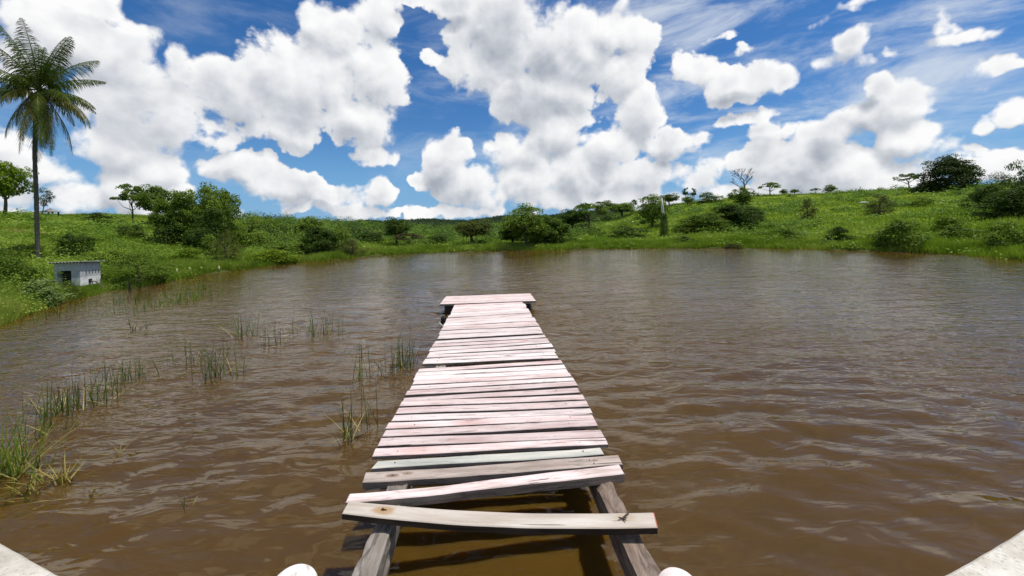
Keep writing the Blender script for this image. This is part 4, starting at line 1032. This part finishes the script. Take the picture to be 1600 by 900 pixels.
# ------------------------------------------------------------------ uncountable cover: grass, undergrowth, scrub, far woods
def scatter(n, a_lo, a_hi, off_lo, off_hi, rg, power=1.0, rmax=None):
    a = rg.uniform(a_lo, a_hi, n); ds = np.interp(a, sa, sr); rr = np.interp(a, ra_, rr_)
    u = rg.uniform(0, 1, n) ** power; r = ds + off_lo + (np.minimum(rr * 1.02 - ds, off_hi) - off_lo) * u
    return np.sin(a) * r, np.cos(a) * r, r
AL, AR = az_of(-60), az_of(1660)
def clear(x, y):
    a = np.arctan2(x, y); r = np.hypot(x, y); ah = math.atan2(c0[0] + .1, c0[1] + .8); rh = math.hypot(c0[0], c0[1])
    return ~((abs((a - ah + .012)) < .066) & (r > rh - 1.6) & (r < rh + 2.3))
def grass_mesh(n, a0, a1, h0, w0, off, power, rg, lo=-.3):
    x, y, r = scatter(n, a0, a1, lo, off, rg, power); z = hill(x, y); ok = (z > -.12); x, y, z, r = x[ok], y[ok], z[ok], r[ok]; n = len(x); cl_ = np.where(clear(x, y), 1.0, .22)
    pn = np.sin(x * .9 + np.sin(y * .7)) * np.sin(y * 1.1 + x * .3); h = h0 * rg.uniform(.5, 1.25, n) * (1 + .35 * pn) * cl_; az = rg.uniform(0, 6.28, n); l = rg.uniform(.05, .5, n) * h
    wd = w0 * np.clip(r / 20, .6, 3.0) * rg.uniform(.7, 1.3, n); fa = rg.uniform(0, 6.28, n)
    p0 = np.stack([x - np.cos(fa) * wd, y - np.sin(fa) * wd, z - .05], -1); p1 = np.stack([x + np.cos(fa) * wd, y + np.sin(fa) * wd, z - .05], -1)
    p2 = np.stack([x + np.cos(az) * l, y + np.sin(az) * l, z + h], -1)
    return np.stack([p0, p1, p2], 1).reshape(-1, 3)
rg = np.random.default_rng(9); aM = az_of(640)
Vg = np.concatenate([grass_mesh(170000, AL, az_of(480), .36, .012, 125, 1.6, rg), grass_mesh(60000, AL, az_of(420), .42, .012, 5, 1.0, rg),
                     grass_mesh(210000, az_of(450), AR, .42, .014, 150, 1.4, rg), grass_mesh(70000, az_of(450), AR, .42, .014, 4, 1.0, rg)])
gm = np_mesh('grass', Vg, np.arange(len(Vg)).reshape(-1, 3)); o = link('grass', gm, M['grass']); tag(o, 'bright green grass covering both banks and slopes', 'grass', None, 'stuff')

def clump_field(name, n, a0, a1, lo, hi, power, hgt, wid, per, leaf, mat, seed, label, cat, rmul=True, mask=None):
    rg = np.random.default_rng(seed); x, y, r = scatter(n, a0, a1, lo, hi, rg, power); z = hill(x, y); ok = (z > .02) & clear(x, y)
    if mask is not None: ok &= mask(x, y, rg)
    x, y, z, r = x[ok], y[ok], z[ok], r[ok]; n = len(x)
    s = rg.uniform(.5, 1.3, n); idx = np.repeat(np.arange(n), per); k = n * per
    d = rg.normal(size=(k, 3)); d /= np.linalg.norm(d, axis=1, keepdims=True); d[:, 2] = np.abs(d[:, 2]); q = rg.uniform(.5, 1.05, (k, 1))
    lob = 1 + .25 * np.sin(3 * np.arctan2(d[:, 1:2], d[:, 0:1]) + s[idx][:, None] * 40)
    P = np.stack([x, y, z - .05], -1)[idx] + d * q * lob * np.stack([wid * s[idx], wid * s[idx], hgt * s[idx]], -1)
    lf = leaf * (np.clip(r[idx] / 30, .7, 3.0) if rmul else 1.0)
    N = d * .75 + rg.normal(size=(k, 3)) * .35 + np.array([.1, -.15, .8])
    N /= np.linalg.norm(N, axis=1, keepdims=True); T = rg.normal(size=(k, 3)); T -= N * (T * N).sum(1, keepdims=True); T /= np.linalg.norm(T, axis=1, keepdims=True); B_ = np.cross(N, T)
    sz = (lf * rg.uniform(.6, 1.3, k))[:, None] if rmul else leaf * rg.uniform(.6, 1.3, (k, 1))
    v = np.stack([P - T * sz, P - B_ * sz * .6, P + T * sz, P + B_ * sz * .6], 1).reshape(-1, 3)
    o = link(name, np_mesh(name, v, np.arange(k * 4).reshape(-1, 4)), M[mat]); tag(o, label, cat, None, 'stuff')
def patchmask(th, s=.16):
    def f(x, y, rg): return (np.sin(x * s + 1.3 * np.sin(y * s * .8)) * np.sin(y * s * 1.1 + 2 + np.sin(x * s * .6))) > th + rg.uniform(-.25, .25, len(x))
    return f
clump_field('undergrowth', 1700, AL, az_of(470), .2, 55, 1.3, .42, .55, 50, .055, 'weed_bright', 21, 'bright leafy low plants covering the left bank', 'undergrowth')
clump_field('undergrowth', 700, AL, az_of(520), 1.5, 70, 1.1, .95, .95, 90, .055, 'scrub_mid', 22, 'darker green weeds scattered over the left bank', 'undergrowth', mask=patchmask(-.2, .4))
clump_field('undergrowth', 2000, az_of(560), AR, 1.5, 110, 1.0, 1.15, 1.4, 84, .065, 'scrub_mid', 23, 'mid green weeds and low shrubs on the far and right slopes', 'undergrowth', mask=patchmask(.05))
clump_field('undergrowth', 1500, az_of(560), AR, .15, 70, 1.35, .48, .8, 34, .07, 'weed_bright', 24, 'bright low plants on the far and right slopes', 'undergrowth')
clump_field('scrubland', 420, az_of(392), az_of(905), 12, 150, .9, 1.9, 2.5, 290, .068, 'scrub_mid', 25, 'continuous green scrub covering the hills beyond the pond head', 'scrub')
clump_field('scrubland', 170, az_of(395), az_of(960), 10, 150, .9, 2.5, 2.4, 300, .068, 'scrub_dark', 26, 'darker bushes mixed in the scrub beyond the pond head', 'scrub')
# far wooded hill
rg = np.random.default_rng(14); n = 2600; a = rg.uniform(az_of(560), az_of(1000), n); r = rg.uniform(330, 820, n)
x, y = np.sin(a) * r, np.cos(a) * r; z = hill(x, y); per = 26; idx = np.repeat(np.arange(n), per); k = n * per
d = rg.normal(size=(k, 3)); d /= np.linalg.norm(d, axis=1, keepdims=True); d[:, 2] = np.abs(d[:, 2]); s = rg.uniform(3.0, 6.0, n)[idx][:, None]
P = np.stack([x, y, z], -1)[idx] + d * s; v, f = leaves(P, d + rg.normal(size=(k, 3)) * .4, 1.0, rg, 1.3)
o = link('far_woods', np_mesh('far_woods', v, f), M['leaf_far_haze']); tag(o, 'dark wooded hill on the horizon behind the pond head', 'woods', None, 'stuff')
